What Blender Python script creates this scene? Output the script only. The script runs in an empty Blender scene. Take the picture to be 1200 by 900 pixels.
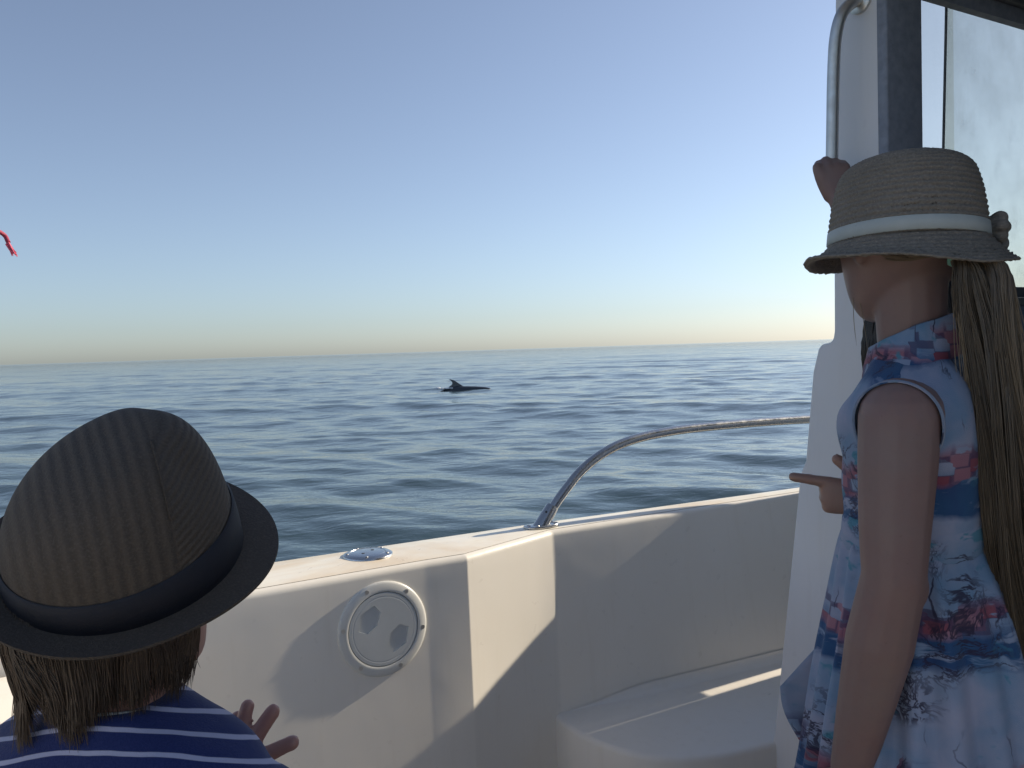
import bpy, math, random
import numpy as np
from mathutils import Vector, Matrix

R_ = math.radians
rng = np.random.default_rng(7)
random.seed(7)
scene = bpy.context.scene
COL = scene.collection

# ------------------------------------------------------------------ camera
CAM_Z = 1.40
pitch, roll = math.atan(41.0 / 980), R_(1.78)
fw = Vector((0, math.cos(pitch), -math.sin(pitch)))
up0 = Vector((0, math.sin(pitch), math.cos(pitch)))
rx = Vector((1, 0, 0)) * math.cos(roll) - up0 * math.sin(roll)
ux = up0 * math.cos(roll) + Vector((1, 0, 0)) * math.sin(roll)
cam_data = bpy.data.cameras.new('camera')
cam = bpy.data.objects.new('camera', cam_data)
COL.objects.link(cam)
m = Matrix((rx, ux, -fw)).transposed().to_4x4()
m.translation = (0, 0, CAM_Z)
cam.matrix_world = m
cam_data.sensor_width = 36
cam_data.lens = 36 * 980 / 1200
cam_data.clip_start = 0.02
cam_data.clip_end = 30000
scene.camera = cam

# ------------------------------------------------------------------ light
SUN_AZ, SUN_EL = 60.8, 25.0            # degrees clockwise from +Y, above horizon
world = bpy.data.worlds.new('World')
scene.world = world
world.use_nodes = True
wn = world.node_tree
sky = wn.nodes.new('ShaderNodeTexSky')
sky.sky_type = 'NISHITA'
sky.sun_disc = False
sky.sun_elevation = R_(SUN_EL)
sky.sun_rotation = R_(SUN_AZ)
sky.altitude = 0
sky.air_density = 0.91
sky.dust_density = 0.6
sky.ozone_density = 5.1
bg = wn.nodes['Background']
hs = wn.nodes.new('ShaderNodeHueSaturation')
hs.inputs['Saturation'].default_value = 0.73
wn.links.new(sky.outputs[0], hs.inputs['Color'])
wn.links.new(hs.outputs[0], bg.inputs[0])
bg.inputs[1].default_value = 0.100
sd = bpy.data.lights.new('sun', 'SUN')
sun = bpy.data.objects.new('sun', sd)
COL.objects.link(sun)
sd.energy = 5.0
sd.angle = R_(0.6)
sd.color = (1.0, 0.88, 0.70)
sdir = Vector((math.sin(R_(SUN_AZ)) * math.cos(R_(SUN_EL)), math.cos(R_(SUN_AZ)) * math.cos(R_(SUN_EL)), math.sin(R_(SUN_EL))))
sun.rotation_euler = (-sdir).to_track_quat('-Z', 'Y').to_euler()

vs = scene.view_settings
vs.view_transform = 'Standard'
vs.look = 'None'
vs.gamma = 1.0
vs.use_curve_mapping = False
vs.exposure = 0.5
scene.cycles.use_denoising = True
scene.cycles.max_bounces = 8
scene.cycles.sample_clamp_indirect = 8

# ------------------------------------------------------------------ helpers
class Nodes:
    def __init__(s, name):
        s.m = bpy.data.materials.new(name)
        s.m.use_nodes = True
        s.t = s.m.node_tree
        s.b = s.t.nodes['Principled BSDF']
        s.out = s.t.nodes['Material Output']
    def n(s, typ, ins=None, **kw):
        o = s.t.nodes.new('ShaderNode' + typ)
        for k, v in kw.items():
            setattr(o, k, v)
        for k, v in (ins or {}).items():
            s.put(o.inputs[k], v)
        return o
    def put(s, sock, v):
        if hasattr(v, 'is_output') or isinstance(v, bpy.types.NodeSocket):
            s.t.links.new(v, sock)
        elif hasattr(v, 'outputs'):
            s.t.links.new(v.outputs[0], sock)
        else:
            if sock.type == 'RGBA' and len(v) == 3:
                v = (*v, 1)
            sock.default_value = v
    def coord(s, kind='Object', scale=(1, 1, 1), rot=(0, 0, 0), loc=(0, 0, 0)):
        tc = s.n('TexCoord')
        return s.n('Mapping', {0: tc.outputs[kind], 1: loc, 2: rot, 3: scale}).outputs[0]
    def noise(s, vec, scale=5, detail=4, rough=0.55, dist=0.0):
        return s.n('TexNoise', {'Vector': vec, 'Scale': scale, 'Detail': detail, 'Roughness': rough, 'Distortion': dist}).outputs[0]
    def ramp(s, fac, stops, mode='LINEAR'):
        o = s.n('ValToRGB', {0: fac})
        cr = o.color_ramp
        cr.interpolation = mode
        while len(cr.elements) < len(stops):
            cr.elements.new(0.5)
        for e, (p, c) in zip(cr.elements, stops):
            e.position = p
            c = c if hasattr(c, '__len__') else (c, c, c)
            e.color = (*c, 1)
        return o.outputs[0]
    def mix(s, fac, a, b, blend='MIX'):
        o = s.n('MixRGB', blend_type=blend)
        s.put(o.inputs[0], fac); s.put(o.inputs[1], a); s.put(o.inputs[2], b)
        return o.outputs[0]
    def math(s, op, a, b=0.0, c=0.0):
        o = s.n('Math', operation=op)
        s.put(o.inputs[0], a); s.put(o.inputs[1], b); s.put(o.inputs[2], c)
        return o.outputs[0]
    def bump(s, h, strength=0.3, dist=0.01):
        o = s.n('Bump', {'Height': h, 'Strength': strength, 'Distance': dist})
        s.put(s.b.inputs['Normal'], o)
        return o
    def set(s, **kw):
        names = dict(col='Base Color', rough='Roughness', metal='Metallic', spec='Specular IOR Level', ior='IOR',
                     sss='Subsurface Weight', sheen='Sheen Weight', coat='Coat Weight', trans='Transmission Weight')
        for k, v in kw.items():
            s.put(s.b.inputs[names[k]], v)
        return s


def new_mesh(name, verts, faces, smooth=None):
    me = bpy.data.meshes.new(name)
    me.from_pydata([tuple(map(float, v)) for v in verts], [], [tuple(map(int, f)) for f in faces])
    if smooth is not None:
        me.polygons.foreach_set('use_smooth', [True] * len(me.polygons))
        if smooth < 180:
            me.set_sharp_from_angle(angle=R_(smooth))
    me.update()
    return me


def link(name, me, mat=None, parent=None):
    o = bpy.data.objects.new(name, me)
    COL.objects.link(o)
    if mat is not None:
        me.materials.clear()
        me.materials.append(mat)
    if parent is not None:
        o.parent = parent
    return o


def fix_normals(me):
    import bmesh
    bm = bmesh.new(); bm.from_mesh(me)
    bmesh.ops.recalc_face_normals(bm, faces=bm.faces)
    bm.to_mesh(me); bm.free()


class MB:
    """collects shapes into one mesh"""
    def __init__(s):
        s.v = []; s.f = []; s.uv = {}
    def add(s, verts, faces):
        b = len(s.v)
        s.v += [tuple(v) for v in verts]
        s.f += [tuple(i + b for i in f) for f in faces]
    def rings(s, rings, cap0=True, cap1=True, closed=True):
        n = len(rings[0]); b = len(s.v)
        for r in rings:
            s.v += [tuple(p) for p in r]
        for i in range(len(rings) - 1):
            for j in range(n if closed else n - 1):
                k = (j + 1) % n
                s.f.append((b + i * n + j, b + i * n + k, b + (i + 1) * n + k, b + (i + 1) * n + j))
        if cap0: s.f.append(tuple(b + j for j in range(n - 1, -1, -1)))
        if cap1:
            e = b + (len(rings) - 1) * n
            s.f.append(tuple(e + j for j in range(n)))
    def tube(s, pts, rad, seg=12, caps=True):
        pts = [Vector(p) for p in pts]
        if not hasattr(rad, '__len__'): rad = [rad] * len(pts)
        t0 = (pts[1] - pts[0]).normalized()
        ref = Vector((0, 0, 1)) if abs(t0.z) < 0.9 else Vector((1, 0, 0))
        x = t0.cross(ref).normalized()
        rings = []
        for i, p in enumerate(pts):
            a = pts[max(i - 1, 0)]; c = pts[min(i + 1, len(pts) - 1)]
            t = (c - a).normalized()
            x = (x - t * x.dot(t)).normalized()
            y = t.cross(x)
            rings.append([p + (x * math.cos(q) + y * math.sin(q)) * rad[i] for q in np.linspace(0, 2 * math.pi, seg, endpoint=False)])
        s.rings(rings, caps, caps)
    def ell(s, c, r, M=None, seg=20, rows=12):
        c = Vector(c)
        M = M or Matrix.Identity(3)
        rings = []
        for i in range(1, rows):
            a = math.pi * i / rows
            rings.append([c + M @ Vector((r[0] * math.sin(a) * math.cos(q), r[1] * math.sin(a) * math.sin(q), -r[2] * math.cos(a)))
                          for q in np.linspace(0, 2 * math.pi, seg, endpoint=False)])
        b = len(s.v)
        s.rings(rings, False, False)
        n = seg; lo = len(s.v); s.v.append(tuple(c + M @ Vector((0, 0, -r[2])))); s.v.append(tuple(c + M @ Vector((0, 0, r[2]))))
        e = b + (rows - 2) * n
        for j in range(n):
            k = (j + 1) % n
            s.f.append((lo, b + k, b + j)); s.f.append((lo + 1, e + j, e + k))
    def chain(s, pts, rad):
        """tapered limb: frustums with round joints (merged later by remesh)"""
        for i in range(len(pts) - 1):
            s.tube([pts[i], pts[i + 1]], [rad[i], rad[i + 1]], 14)
        for p, r in zip(pts, rad):
            s.ell(p, (r, r, r), seg=14, rows=8)
    def box(s, lo, hi):
        x0, y0, z0 = lo; x1, y1, z1 = hi
        s.add([(x0, y0, z0), (x1, y0, z0), (x1, y1, z0), (x0, y1, z0), (x0, y0, z1), (x1, y0, z1), (x1, y1, z1), (x0, y1, z1)],
              [(0, 3, 2, 1), (4, 5, 6, 7), (0, 1, 5, 4), (1, 2, 6, 5), (2, 3, 7, 6), (3, 0, 4, 7)])
    def prism(s, poly, axis, d0, d1):
        """polygon (p,q) extruded along axis 0/1/2 from d0 to d1"""
        def mk(p, d):
            l = list(p); l.insert(axis, d); return tuple(l)
        n = len(poly)
        s.add([mk(p, d0) for p in poly] + [mk(p, d1) for p in poly],
              [tuple(range(n)), tuple(range(2 * n - 1, n - 1, -1))] + [(i, i + n, (i + 1) % n + n, (i + 1) % n) for i in range(n)])
    def build(s, name, mat, parent=None, smooth=35, bevel=0, seg=3, off=None, sub=0):
        v = s.v if off is None else [tuple(Vector(p) - Vector(off)) for p in s.v]
        me = new_mesh(name, v, s.f)
        fix_normals(me)
        if bevel or sub:
            o = bpy.data.objects.new('tmp', me); COL.objects.link(o)
            if bevel:
                md = o.modifiers.new('b', 'BEVEL'); md.width = bevel; md.segments = seg; md.limit_method = 'ANGLE'; md.angle_limit = R_(30)
            if sub:
                md = o.modifiers.new('s', 'SUBSURF'); md.levels = sub; md.render_levels = sub
            me = baked(o, name)
        me.polygons.foreach_set('use_smooth', [True] * len(me.polygons))
        if smooth < 180: me.set_sharp_from_angle(angle=R_(smooth))
        return link(name, me, mat, parent)


def baked(o, name):
    dg = bpy.context.evaluated_depsgraph_get()
    dg.update()
    me = bpy.data.meshes.new_from_object(o.evaluated_get(dg))
    me.name = name
    old = o.data
    bpy.data.objects.remove(o)
    bpy.data.meshes.remove(old)
    return me


def remeshed(mb, name, voxel, smooth_it, off):
    me = new_mesh(name, [tuple(Vector(p) - Vector(off)) for p in mb.v], mb.f)
    fix_normals(me)
    o = bpy.data.objects.new('tmp', me); COL.objects.link(o)
    md = o.modifiers.new('r', 'REMESH'); md.mode = 'VOXEL'; md.voxel_size = voxel
    if smooth_it:
        md = o.modifiers.new('s', 'SMOOTH'); md.factor = 0.5; md.iterations = smooth_it
    me = baked(o, name)
    me.polygons.foreach_set('use_smooth', [True] * len(me.polygons))
    return me


def tag(o, label=None, cat=None, kind=None, group=None):
    if label: o['label'] = label
    if cat: o['category'] = cat
    if kind: o['kind'] = kind
    if group: o['group'] = group
    return o


def empty(name, loc, rz=0.0):
    o = bpy.data.objects.new(name, None)
    COL.objects.link(o)
    o.location = loc
    o.rotation_euler = (0, 0, rz)
    o.empty_display_size = 0.1
    return o


def spline(pts, n):
    """Catmull-Rom through pts"""
    P = np.array(pts, float)
    P = np.vstack([2 * P[0] - P[1], P, 2 * P[-1] - P[-2]])
    out = []
    segs = len(P) - 3
    for q in np.linspace(0, segs, n):
        i = min(int(q), segs - 1); t = q - i
        a, b, c, d = P[i:i + 4]
        out.append(0.5 * ((2 * b) + (c - a) * t + (2 * a - 5 * b + 4 * c - d) * t * t + (3 * b - 3 * c + d - a) * t ** 3))
    return np.array(out)


def smoothstep(a, b, x):
    t = np.clip((x - a) / (b - a), 0, 1)
    return t * t * (3 - 2 * t)

# ------------------------------------------------------------------ materials
def gelcoat(name, col, stain=0.0, rough=0.32, scuff=0.0):
    k = Nodes(name)
    c = k.coord('Object')
    big = k.noise(c, 2.3, 5, 0.6)
    fine = k.noise(c, 38, 4, 0.6)
    streak = k.noise(k.coord('Object', (9, 9, 0.8)), 4, 4, 0.6)
    base = k.mix(k.ramp(big, [(0.35, 0.0), (0.75, 0.55)]), col, tuple(x * y for x, y in zip(col, (0.93, 0.9, 0.84))))
    base = k.mix(k.ramp(streak, [(0.55, 0.0), (0.85, 0.4)]), base, tuple(x * y for x, y in zip(col, (0.86, 0.83, 0.77))))
    base = k.mix(k.ramp(fine, [(0.66, 0.0), (0.82, 0.3)]), base, tuple(x * 0.75 for x in col))
    if stain:
        s = k.noise(k.coord('Object', (1.0, 2.2, 1)), 3.1, 5, 0.62, 0.4)
        base = k.mix(k.ramp(s, [(0.42, 0.0), (0.66, stain)]), base, (0.62, 0.44, 0.24))
    if scuff:
        sc_ = k.noise(k.coord('Object', (7, 30, 7)), 1.0, 5, 0.7)
        base = k.mix(k.ramp(sc_, [(0.66, 0.0), (0.74, scuff)]), base, (0.16, 0.15, 0.14))
    k.set(col=base, rough=k.ramp(fine, [(0.3, rough - 0.06), (0.8, rough + 0.16)]), spec=0.45)
    k.bump(k.math('ADD', k.noise(c, 6, 2), k.math('MULTIPLY', k.noise(c, 260, 2), 0.03)), 0.25, 0.004)
    return k.m

M_gel = gelcoat('gelcoat_white', (0.82, 0.78, 0.71))
M_gun = gelcoat('gelcoat_gunwale', (0.86, 0.82, 0.72), 0.55)
M_deck = gelcoat('gelcoat_step', (0.82, 0.78, 0.72), 0.0, 0.45, 0.6)
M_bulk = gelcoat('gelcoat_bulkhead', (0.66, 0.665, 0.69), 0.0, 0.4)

def steel(name, rough=0.18):
    k = Nodes(name)
    c = k.coord('Object')
    n = k.noise(c, 60, 4, 0.6)
    k.set(col=k.mix(k.ramp(n, [(0.4, 0), (0.8, 0.35)]), (0.56, 0.56, 0.55), (0.44, 0.43, 0.41)), metal=1.0,
          rough=k.ramp(n, [(0.3, rough), (0.8, rough + 0.2)]))
    return k.m
M_steel = steel('stainless_steel')
M_steel_dull = steel('dull_steel', 0.34)

def plain(name, col, rough=0.6, var=0.18, scale=20, bump=0.1, bdist=0.002, bscale=200, **kw):
    k = Nodes(name)
    c = k.coord('Object')
    k.set(col=k.mix(k.ramp(k.noise(c, scale, 4), [(0.3, 0), (0.75, 1)]), col, tuple(x * (1 - var) for x in col)), rough=rough, **kw)
    if bump: k.bump(k.noise(c, bscale, 3), bump, bdist)
    return k.m
M_plastic = plain('white_plastic', (0.66, 0.66, 0.63), 0.3, 0.12, 12, 0.03)
M_lid = plain('hatch_lid_plastic', (0.55, 0.57, 0.57), 0.22, 0.14, 14, 0.03)
M_well = plain('hatch_well_plastic', (0.40, 0.43, 0.44), 0.3, 0.2, 14, 0.03)
M_liner = plain('dark_cabin_liner', (0.25, 0.28, 0.34), 0.85, 0.3, 60, 0.4, 0.002, 700)
M_frame = plain('window_frame_grey', (0.10, 0.11, 0.12), 0.5, 0.3, 30)
M_rubber = plain('black_rubber', (0.02, 0.022, 0.025), 0.7)
M_floor = plain('cockpit_floor', (0.56, 0.49, 0.39), 0.6, 0.2, 6, 0.4, 0.003, 160)
M_hull = plain('hull_white', (0.7, 0.7, 0.7), 0.25, 0.1, 3, 0.02)

def skin(name, col, red=0.15):
    k = Nodes(name)
    c = k.coord('Object')
    n = k.noise(c, 16, 4, 0.6); f = k.noise(c, 90, 3, 0.6)
    a = k.mix(k.ramp(n, [(0.3, 0.0), (0.75, 1.0)]), col, (col[0] * 1.0, col[1] * (1 - red), col[2] * (1 - red)))
    lo_ = k.noise(c, 5.5, 3, 0.5)
    a = k.mix(k.ramp(lo_, [(0.35, 0.0), (0.70, 0.55)]), a, (col[0] * 1.12, col[1] * 0.86, col[2] * 0.84))
    a = k.mix(k.ramp(f, [(0.5, 0.0), (0.8, 0.25)]), a, tuple(x * 0.8 for x in col))
    fr_ = k.noise(c, 260, 2, 0.6)
    a = k.mix(k.ramp(fr_, [(0.68, 0.0), (0.76, 0.35)]), a, (col[0] * 0.62, col[1] * 0.52, col[2] * 0.5))
    k.set(col=a, rough=k.ramp(n, [(0.3, 0.40), (0.8, 0.56)]), sss=0.12, spec=0.4)
    k.b.inputs['Subsurface Radius'].default_value = (0.012, 0.005, 0.003)
    k.bump(k.noise(c, 420, 3), 0.12, 0.0008)
    return k.m
M_skin_g = skin('skin_girl', (0.200, 0.146, 0.130))
M_skin_b = skin('skin_boy', (0.42, 0.25, 0.20), 0.22)
M_skin_c = skin('skin_companion', (0.30, 0.195, 0.15))

def hair_mat(name, c0, c1):
    k = Nodes(name)
    at = k.n('Attribute', attribute_name='tone')
    k.set(col=k.mix(at.outputs['Fac'], c0, c1), rough=0.42, spec=0.5)
    return k.m
M_hair_g = hair_mat('hair_light_brown', (0.065, 0.048, 0.032), (0.30, 0.225, 0.145))
M_hair_b = hair_mat('hair_brown', (0.040, 0.027, 0.020), (0.13, 0.088, 0.060))
M_hair_c = hair_mat('hair_dark', (0.012, 0.011, 0.011), (0.04, 0.034, 0.03))

# water
def water():
    k = Nodes('sea_water')
    c = k.coord('Object')
    big = k.noise(c, 0.015, 4, 0.6)
    k.set(col=k.mix(big, (0.032, 0.060, 0.071), (0.042, 0.073, 0.083)), rough=0.07, ior=1.333, spec=0.5)
    n1 = k.noise(k.coord('Object', (2.6, 4.2, 1), (0, 0, 0.25)), 1.0, 4, 0.55, 0.3)
    n2 = k.noise(k.coord('Object', (9, 13, 1), (0, 0, -0.3)), 1.0, 3, 0.5)
    h = k.math('ADD', k.math('MULTIPLY', n1, 1.0), k.math('MULTIPLY', n2, 0.12))
    n3 = k.noise(k.coord('Object', (0.5, 0.9, 1), (0, 0, 0.1)), 1.0, 3, 0.55)
    h = k.math('ADD', h, k.math('MULTIPLY', n3, 2.6))
    far = k.n('MapRange', {0: k.n('VectorMath', {0: c}, operation='LENGTH').outputs['Value'], 1: 15.0, 2: 450.0, 3: 0.55, 4: 4.5}).outputs[0]
    h = k.math('MULTIPLY', h, far)
    k.bump(h, 1.0, 0.030)
    return k.m
M_sea = water()

# straw hats
def straw(name, c0, c1, uvs, strength, dist):
    k = Nodes(name)
    uv = k.n('TexCoord').outputs['UV']
    a = k.n('Mapping', {0: uv, 3: (uvs[0], uvs[1], 1)}).outputs[0]
    n = k.noise(a, 1.0, 3, 0.6)
    b = k.noise(k.coord('Object'), 14, 4, 0.6)
    f = k.noise(k.coord('Object'), 420, 2, 0.6)
    col = k.mix(k.ramp(n, [(0.3, 0.0), (0.7, 1.0)]), c0, c1)
    col = k.mix(k.ramp(b, [(0.35, 0.0), (0.75, 0.35)]), col, tuple(x * 0.6 for x in c0))
    col = k.mix(k.ramp(f, [(0.62, 0.0), (0.78, 0.55)]), col, tuple(min(1, x * 1.9) for x in c1))
    k.set(col=col, rough=0.75, spec=0.25)
    k.bump(k.math('ADD', n, k.math('MULTIPLY', f, 0.5)), strength, dist)
    return k.m
M_straw_g = straw('straw_crochet', (0.165, 0.145, 0.122), (0.265, 0.238, 0.205), (170, 34), 0.8, 0.002)
M_band_g = plain('hat_ribbon_pale', (0.42, 0.45, 0.43), 0.6, 0.12, 30, 0.3, 0.001, 500)

def straw_rib(name, rib):
    k = Nodes(name)
    uv = k.n('TexCoord').outputs['UV']
    sp = k.n('SeparateXYZ', {0: uv})
    nz = k.math('MULTIPLY', k.noise(k.coord('Object'), 30, 2), 1.2)
    w1 = k.math('SINE', k.math('ADD', k.math('MULTIPLY', sp.outputs[0], 2 * math.pi * 10.2), nz))
    w2 = k.math('SINE', k.math('ADD', k.math('MULTIPLY', k.math('ADD', sp.outputs[1], k.math('MULTIPLY', sp.outputs[0], -0.35)), 2 * math.pi * 15), nz))
    front = k.ramp(sp.outputs[0], [(0.36, 0.0), (0.39, 1.0)])
    w = k.math('MULTIPLY_ADD', k.mix(front, w1, w2), 0.5, 0.5)
    t = k.noise(k.coord('Object'), 520, 2, 0.6)
    g = k.noise(k.coord('Object', (1, 1, 2.5)), 190, 3, 0.6)
    b = k.noise(k.coord('Object'), 12, 4, 0.6)
    col = k.mix(k.math('MULTIPLY', w, rib), (0.070, 0.057, 0.048), (0.096, 0.079, 0.065))
    col = k.mix(k.ramp(t, [(0.45, 0.0), (0.7, 0.6)]), col, (0.125, 0.105, 0.086))
    col = k.mix(k.ramp(g, [(0.5, 0.0), (0.75, 0.5)]), col, (0.075, 0.058, 0.044))
    col = k.mix(k.ramp(b, [(0.4, 0.0), (0.75, 0.35)]), col, (0.085, 0.066, 0.05))
    k.set(col=col, rough=0.75, spec=0.25)
    k.bump(k.math('ADD', k.math('MULTIPLY', w, rib), k.math('ADD', k.math('MULTIPLY', t, 0.5), k.math('MULTIPLY', g, 0.6))), 0.6, 0.0020)
    return k.m
M_straw_b = straw_rib('straw_woven_brown', 0.9)
M_straw_b2 = straw_rib('straw_woven_brown_brim', 0.0)
M_band_b = plain('hat_band_navy', (0.008, 0.010, 0.020), 0.7, 0.3, 40, 0.3, 0.001, 600)

def stripes():
    k = Nodes('navy_striped_jersey')
    tc = k.n('TexCoord').outputs['Object']
    sx = k.n('SeparateXYZ', {0: tc})
    wob = k.math('MULTIPLY', k.math('SUBTRACT', k.noise(tc, 9, 3), 0.5), 0.010)
    z = k.math('ADD', k.math('ADD', sx.outputs[2], wob), k.math('ADD', k.math('MULTIPLY', k.math('SQRT', k.math('ADD', k.math('MULTIPLY', sx.outputs[0], sx.outputs[0]), 0.004)), 0.16), k.math('MULTIPLY', sx.outputs[1], 0.45)))
    ph = k.math('FRACT', k.math('MULTIPLY', z, 1 / 0.0195))
    d = k.math('ABSOLUTE', k.math('SUBTRACT', ph, 0.5))
    fac = k.ramp(d, [(0.085, 1.0), (0.12, 0.0)])
    fib = k.noise(k.coord('Object', (1, 1, 1)), 700, 2, 0.6)
    navy = k.mix(k.ramp(fib, [(0.3, 0.0), (0.8, 1.0)]), (0.014, 0.024, 0.105), (0.026, 0.040, 0.15))
    k.set(col=k.mix(fac, navy, (0.44, 0.44, 0.58)), rough=0.85, spec=0.2, sheen=0.15)
    k.bump(k.math('ADD', fib, k.math('MULTIPLY', k.noise(tc, 22, 3), 3.0)), 0.35, 0.002)
    return k.m
M_jersey = stripes()
M_tee = plain('pale_undershirt', (0.62, 0.60, 0.55), 0.85, 0.1, 40, 0.3, 0.001, 600)
M_short = plain('denim_shorts', (0.05, 0.07, 0.13), 0.85, 0.3, 30, 0.4, 0.001, 500)
M_darkshirt = plain('dark_green_shirt', (0.035, 0.042, 0.045), 0.85, 0.3, 30, 0.4, 0.001, 500)
M_shoe = plain('canvas_shoe', (0.3, 0.3, 0.32), 0.8, 0.2, 30)
M_eye = plain('eye_white', (0.7, 0.68, 0.65), 0.2, 0.05, 5, 0)
M_iris = plain('iris', (0.03, 0.05, 0.06), 0.15, 0.2, 5, 0)
M_tie = plain('hair_tie_mint', (0.18, 0.42, 0.33), 0.7, 0.2, 60, 0.4, 0.001, 500)
M_cord = plain('red_cord', (0.40, 0.04, 0.09), 0.7, 0.45, 160, 0.6, 0.002, 400)
M_dolphin = plain('dolphin_skin', (0.055, 0.064, 0.074), 0.2, 0.3, 4, 0.05)
M_foam = plain('foam', (0.8, 0.82, 0.84), 0.7, 0.1, 30)

def dress_print(vscale=1.0):
    k = Nodes('harbour_print_cotton')
    uv = k.n('TexCoord').outputs['UV']           # u: metres around, v: metres of height
    w = k.n('TexNoise', {'Vector': uv, 'Scale': 16.0, 'Detail': 4.0}).outputs['Color']
    vw = k.n('VectorMath', {0: uv, 1: k.n('VectorMath', {0: w, 1: (0.5, 0.5, 0.5)}, operation='SUBTRACT').outputs[0], 2: (0.035, 0.035, 0.0)}, operation='MULTIPLY_ADD')
    # MULTIPLY_ADD: a*b+c is not what we want; use scale + add instead
    off = k.n('VectorMath', {0: k.n('VectorMath', {0: w, 1: (0.5, 0.5, 0.5)}, operation='SUBTRACT').outputs[0], 1: (0.05, 0.04, 0.0)}, operation='MULTIPLY')
    vw = k.n('VectorMath', {0: uv, 1: off.outputs[0]}, operation='ADD').outputs[0]
    sep = k.n('SeparateXYZ', {0: vw})
    cell = k.math('FLOOR', k.math('MULTIPLY', sep.outputs[0], 1 / 0.16))
    shift = k.n('TexWhiteNoise', {'W': cell}, noise_dimensions='1D').outputs[0]
    ph = k.math('FRACT', k.math('ADD', k.math('MULTIPLY', sep.outputs[1], 1 / 0.175), k.math('MULTIPLY', shift, 0.35)))
    sky_ = k.mix(k.ramp(k.noise(vw, 14, 3), [(0.35, 0.0), (0.7, 1.0)]), (0.30, 0.315, 0.41), (0.13, 0.23, 0.35))
    # sea band: navy brush strokes
    st = k.noise(k.n('Mapping', {0: vw, 3: (9, 38, 1)}).outputs[0], 1.0, 4, 0.65)
    seaB = k.ramp(ph, [(0.0, 0.0), (0.06, 1.0), (0.24, 1.0), (0.36, 0.0)])
    navy = k.math('MULTIPLY', seaB, k.ramp(st, [(0.40, 0.0), (0.48, 1.0)]))
    col = k.mix(navy, sky_, k.mix(k.noise(vw, 20, 2), (0.022, 0.040, 0.13), (0.03, 0.11, 0.22)))
    # houses and hulls: red and rose dashes over the sea band
    rb = k.ramp(ph, [(0.22, 0.0), (0.28, 1.0), (0.42, 1.0), (0.5, 0.0)])
    bl = k.noise(k.n('Mapping', {0: vw, 3: (22, 62, 1), 1: (3.1, 1.7, 0)}).outputs[0], 1.0, 3, 0.6)
    vq = k.n('Mapping', {0: k.mix(0.75, vw, uv), 3: (34, 60, 1)}).outputs[0]
    vor = k.n('TexVoronoi', {'Vector': vq, 'Scale': 1.0, 'Randomness': 0.75}, distance='CHEBYCHEV', voronoi_dimensions='2D')
    rnd = k.n('SeparateColor', {0: vor.outputs['Color']})
    pick = k.math('MULTIPLY', rb, k.ramp(rnd.outputs[0], [(0.52, 0.0), (0.54, 1.0)]))
    pick = k.math('MULTIPLY', pick, k.ramp(bl, [(0.36, 0.0), (0.42, 1.0)]))
    col = k.mix(k.math('MULTIPLY', pick, 0.9), col, k.mix(rnd.outputs[1], (0.22, 0.035, 0.05), (0.34, 0.17, 0.21)))
    edge_ = k.ramp(vor.outputs['Distance'], [(0.40, 0.0), (0.47, 0.75)])
    col = k.mix(k.math('MULTIPLY', edge_, rb), col, (0.06, 0.045, 0.10))
    # dark ink: thin contour lines of a noise field, plus masts
    fld = k.noise(k.n('Mapping', {0: vw, 3: (17, 21, 1), 1: (7.7, 2.2, 0)}).outputs[0], 1.0, 5, 0.7, 0.6)
    line = k.ramp(k.math('ABSOLUTE', k.math('SUBTRACT', fld, 0.5)), [(0.010, 0.9), (0.04, 0.0)])
    inkB = k.ramp(k.noise(vw, 7.5, 2), [(0.52, 0.0), (0.60, 1.0)])
    ink = k.math('MULTIPLY', line, inkB)
    mast = k.noise(k.n('Mapping', {0: vw, 3: (120, 9, 1)}).outputs[0], 1.0, 2, 0.5)
    mk = k.math('MULTIPLY', k.ramp(mast, [(0.64, 0.0), (0.68, 0.85)]), k.ramp(ph, [(0.3, 0.0), (0.4, 1.0), (0.62, 1.0), (0.72, 0.0)]))
    col = k.mix(k.math('MAXIMUM', ink, mk), col, (0.03, 0.025, 0.05))
    # teal daubs
    td = k.noise(k.n('Mapping', {0: vw, 3: (18, 22, 1), 1: (1.3, 9.4, 0)}).outputs[0], 1.0, 3, 0.55)
    col = k.mix(k.ramp(td, [(0.62, 0.0), (0.66, 0.8)]), col, (0.05, 0.20, 0.27))
    k.set(col=col, rough=0.8, spec=0.2, sheen=0.1)
    k.bump(k.math('ADD', k.noise(uv, 900, 2), k.math('MULTIPLY', k.noise(uv, 20, 3), 4.0)), 0.35, 0.002)
    return k.m
M_dress = dress_print()
M_trim = plain('pale_trim', (0.20, 0.24, 0.32), 0.8, 0.15, 30, 0.3, 0.001, 500)

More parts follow.
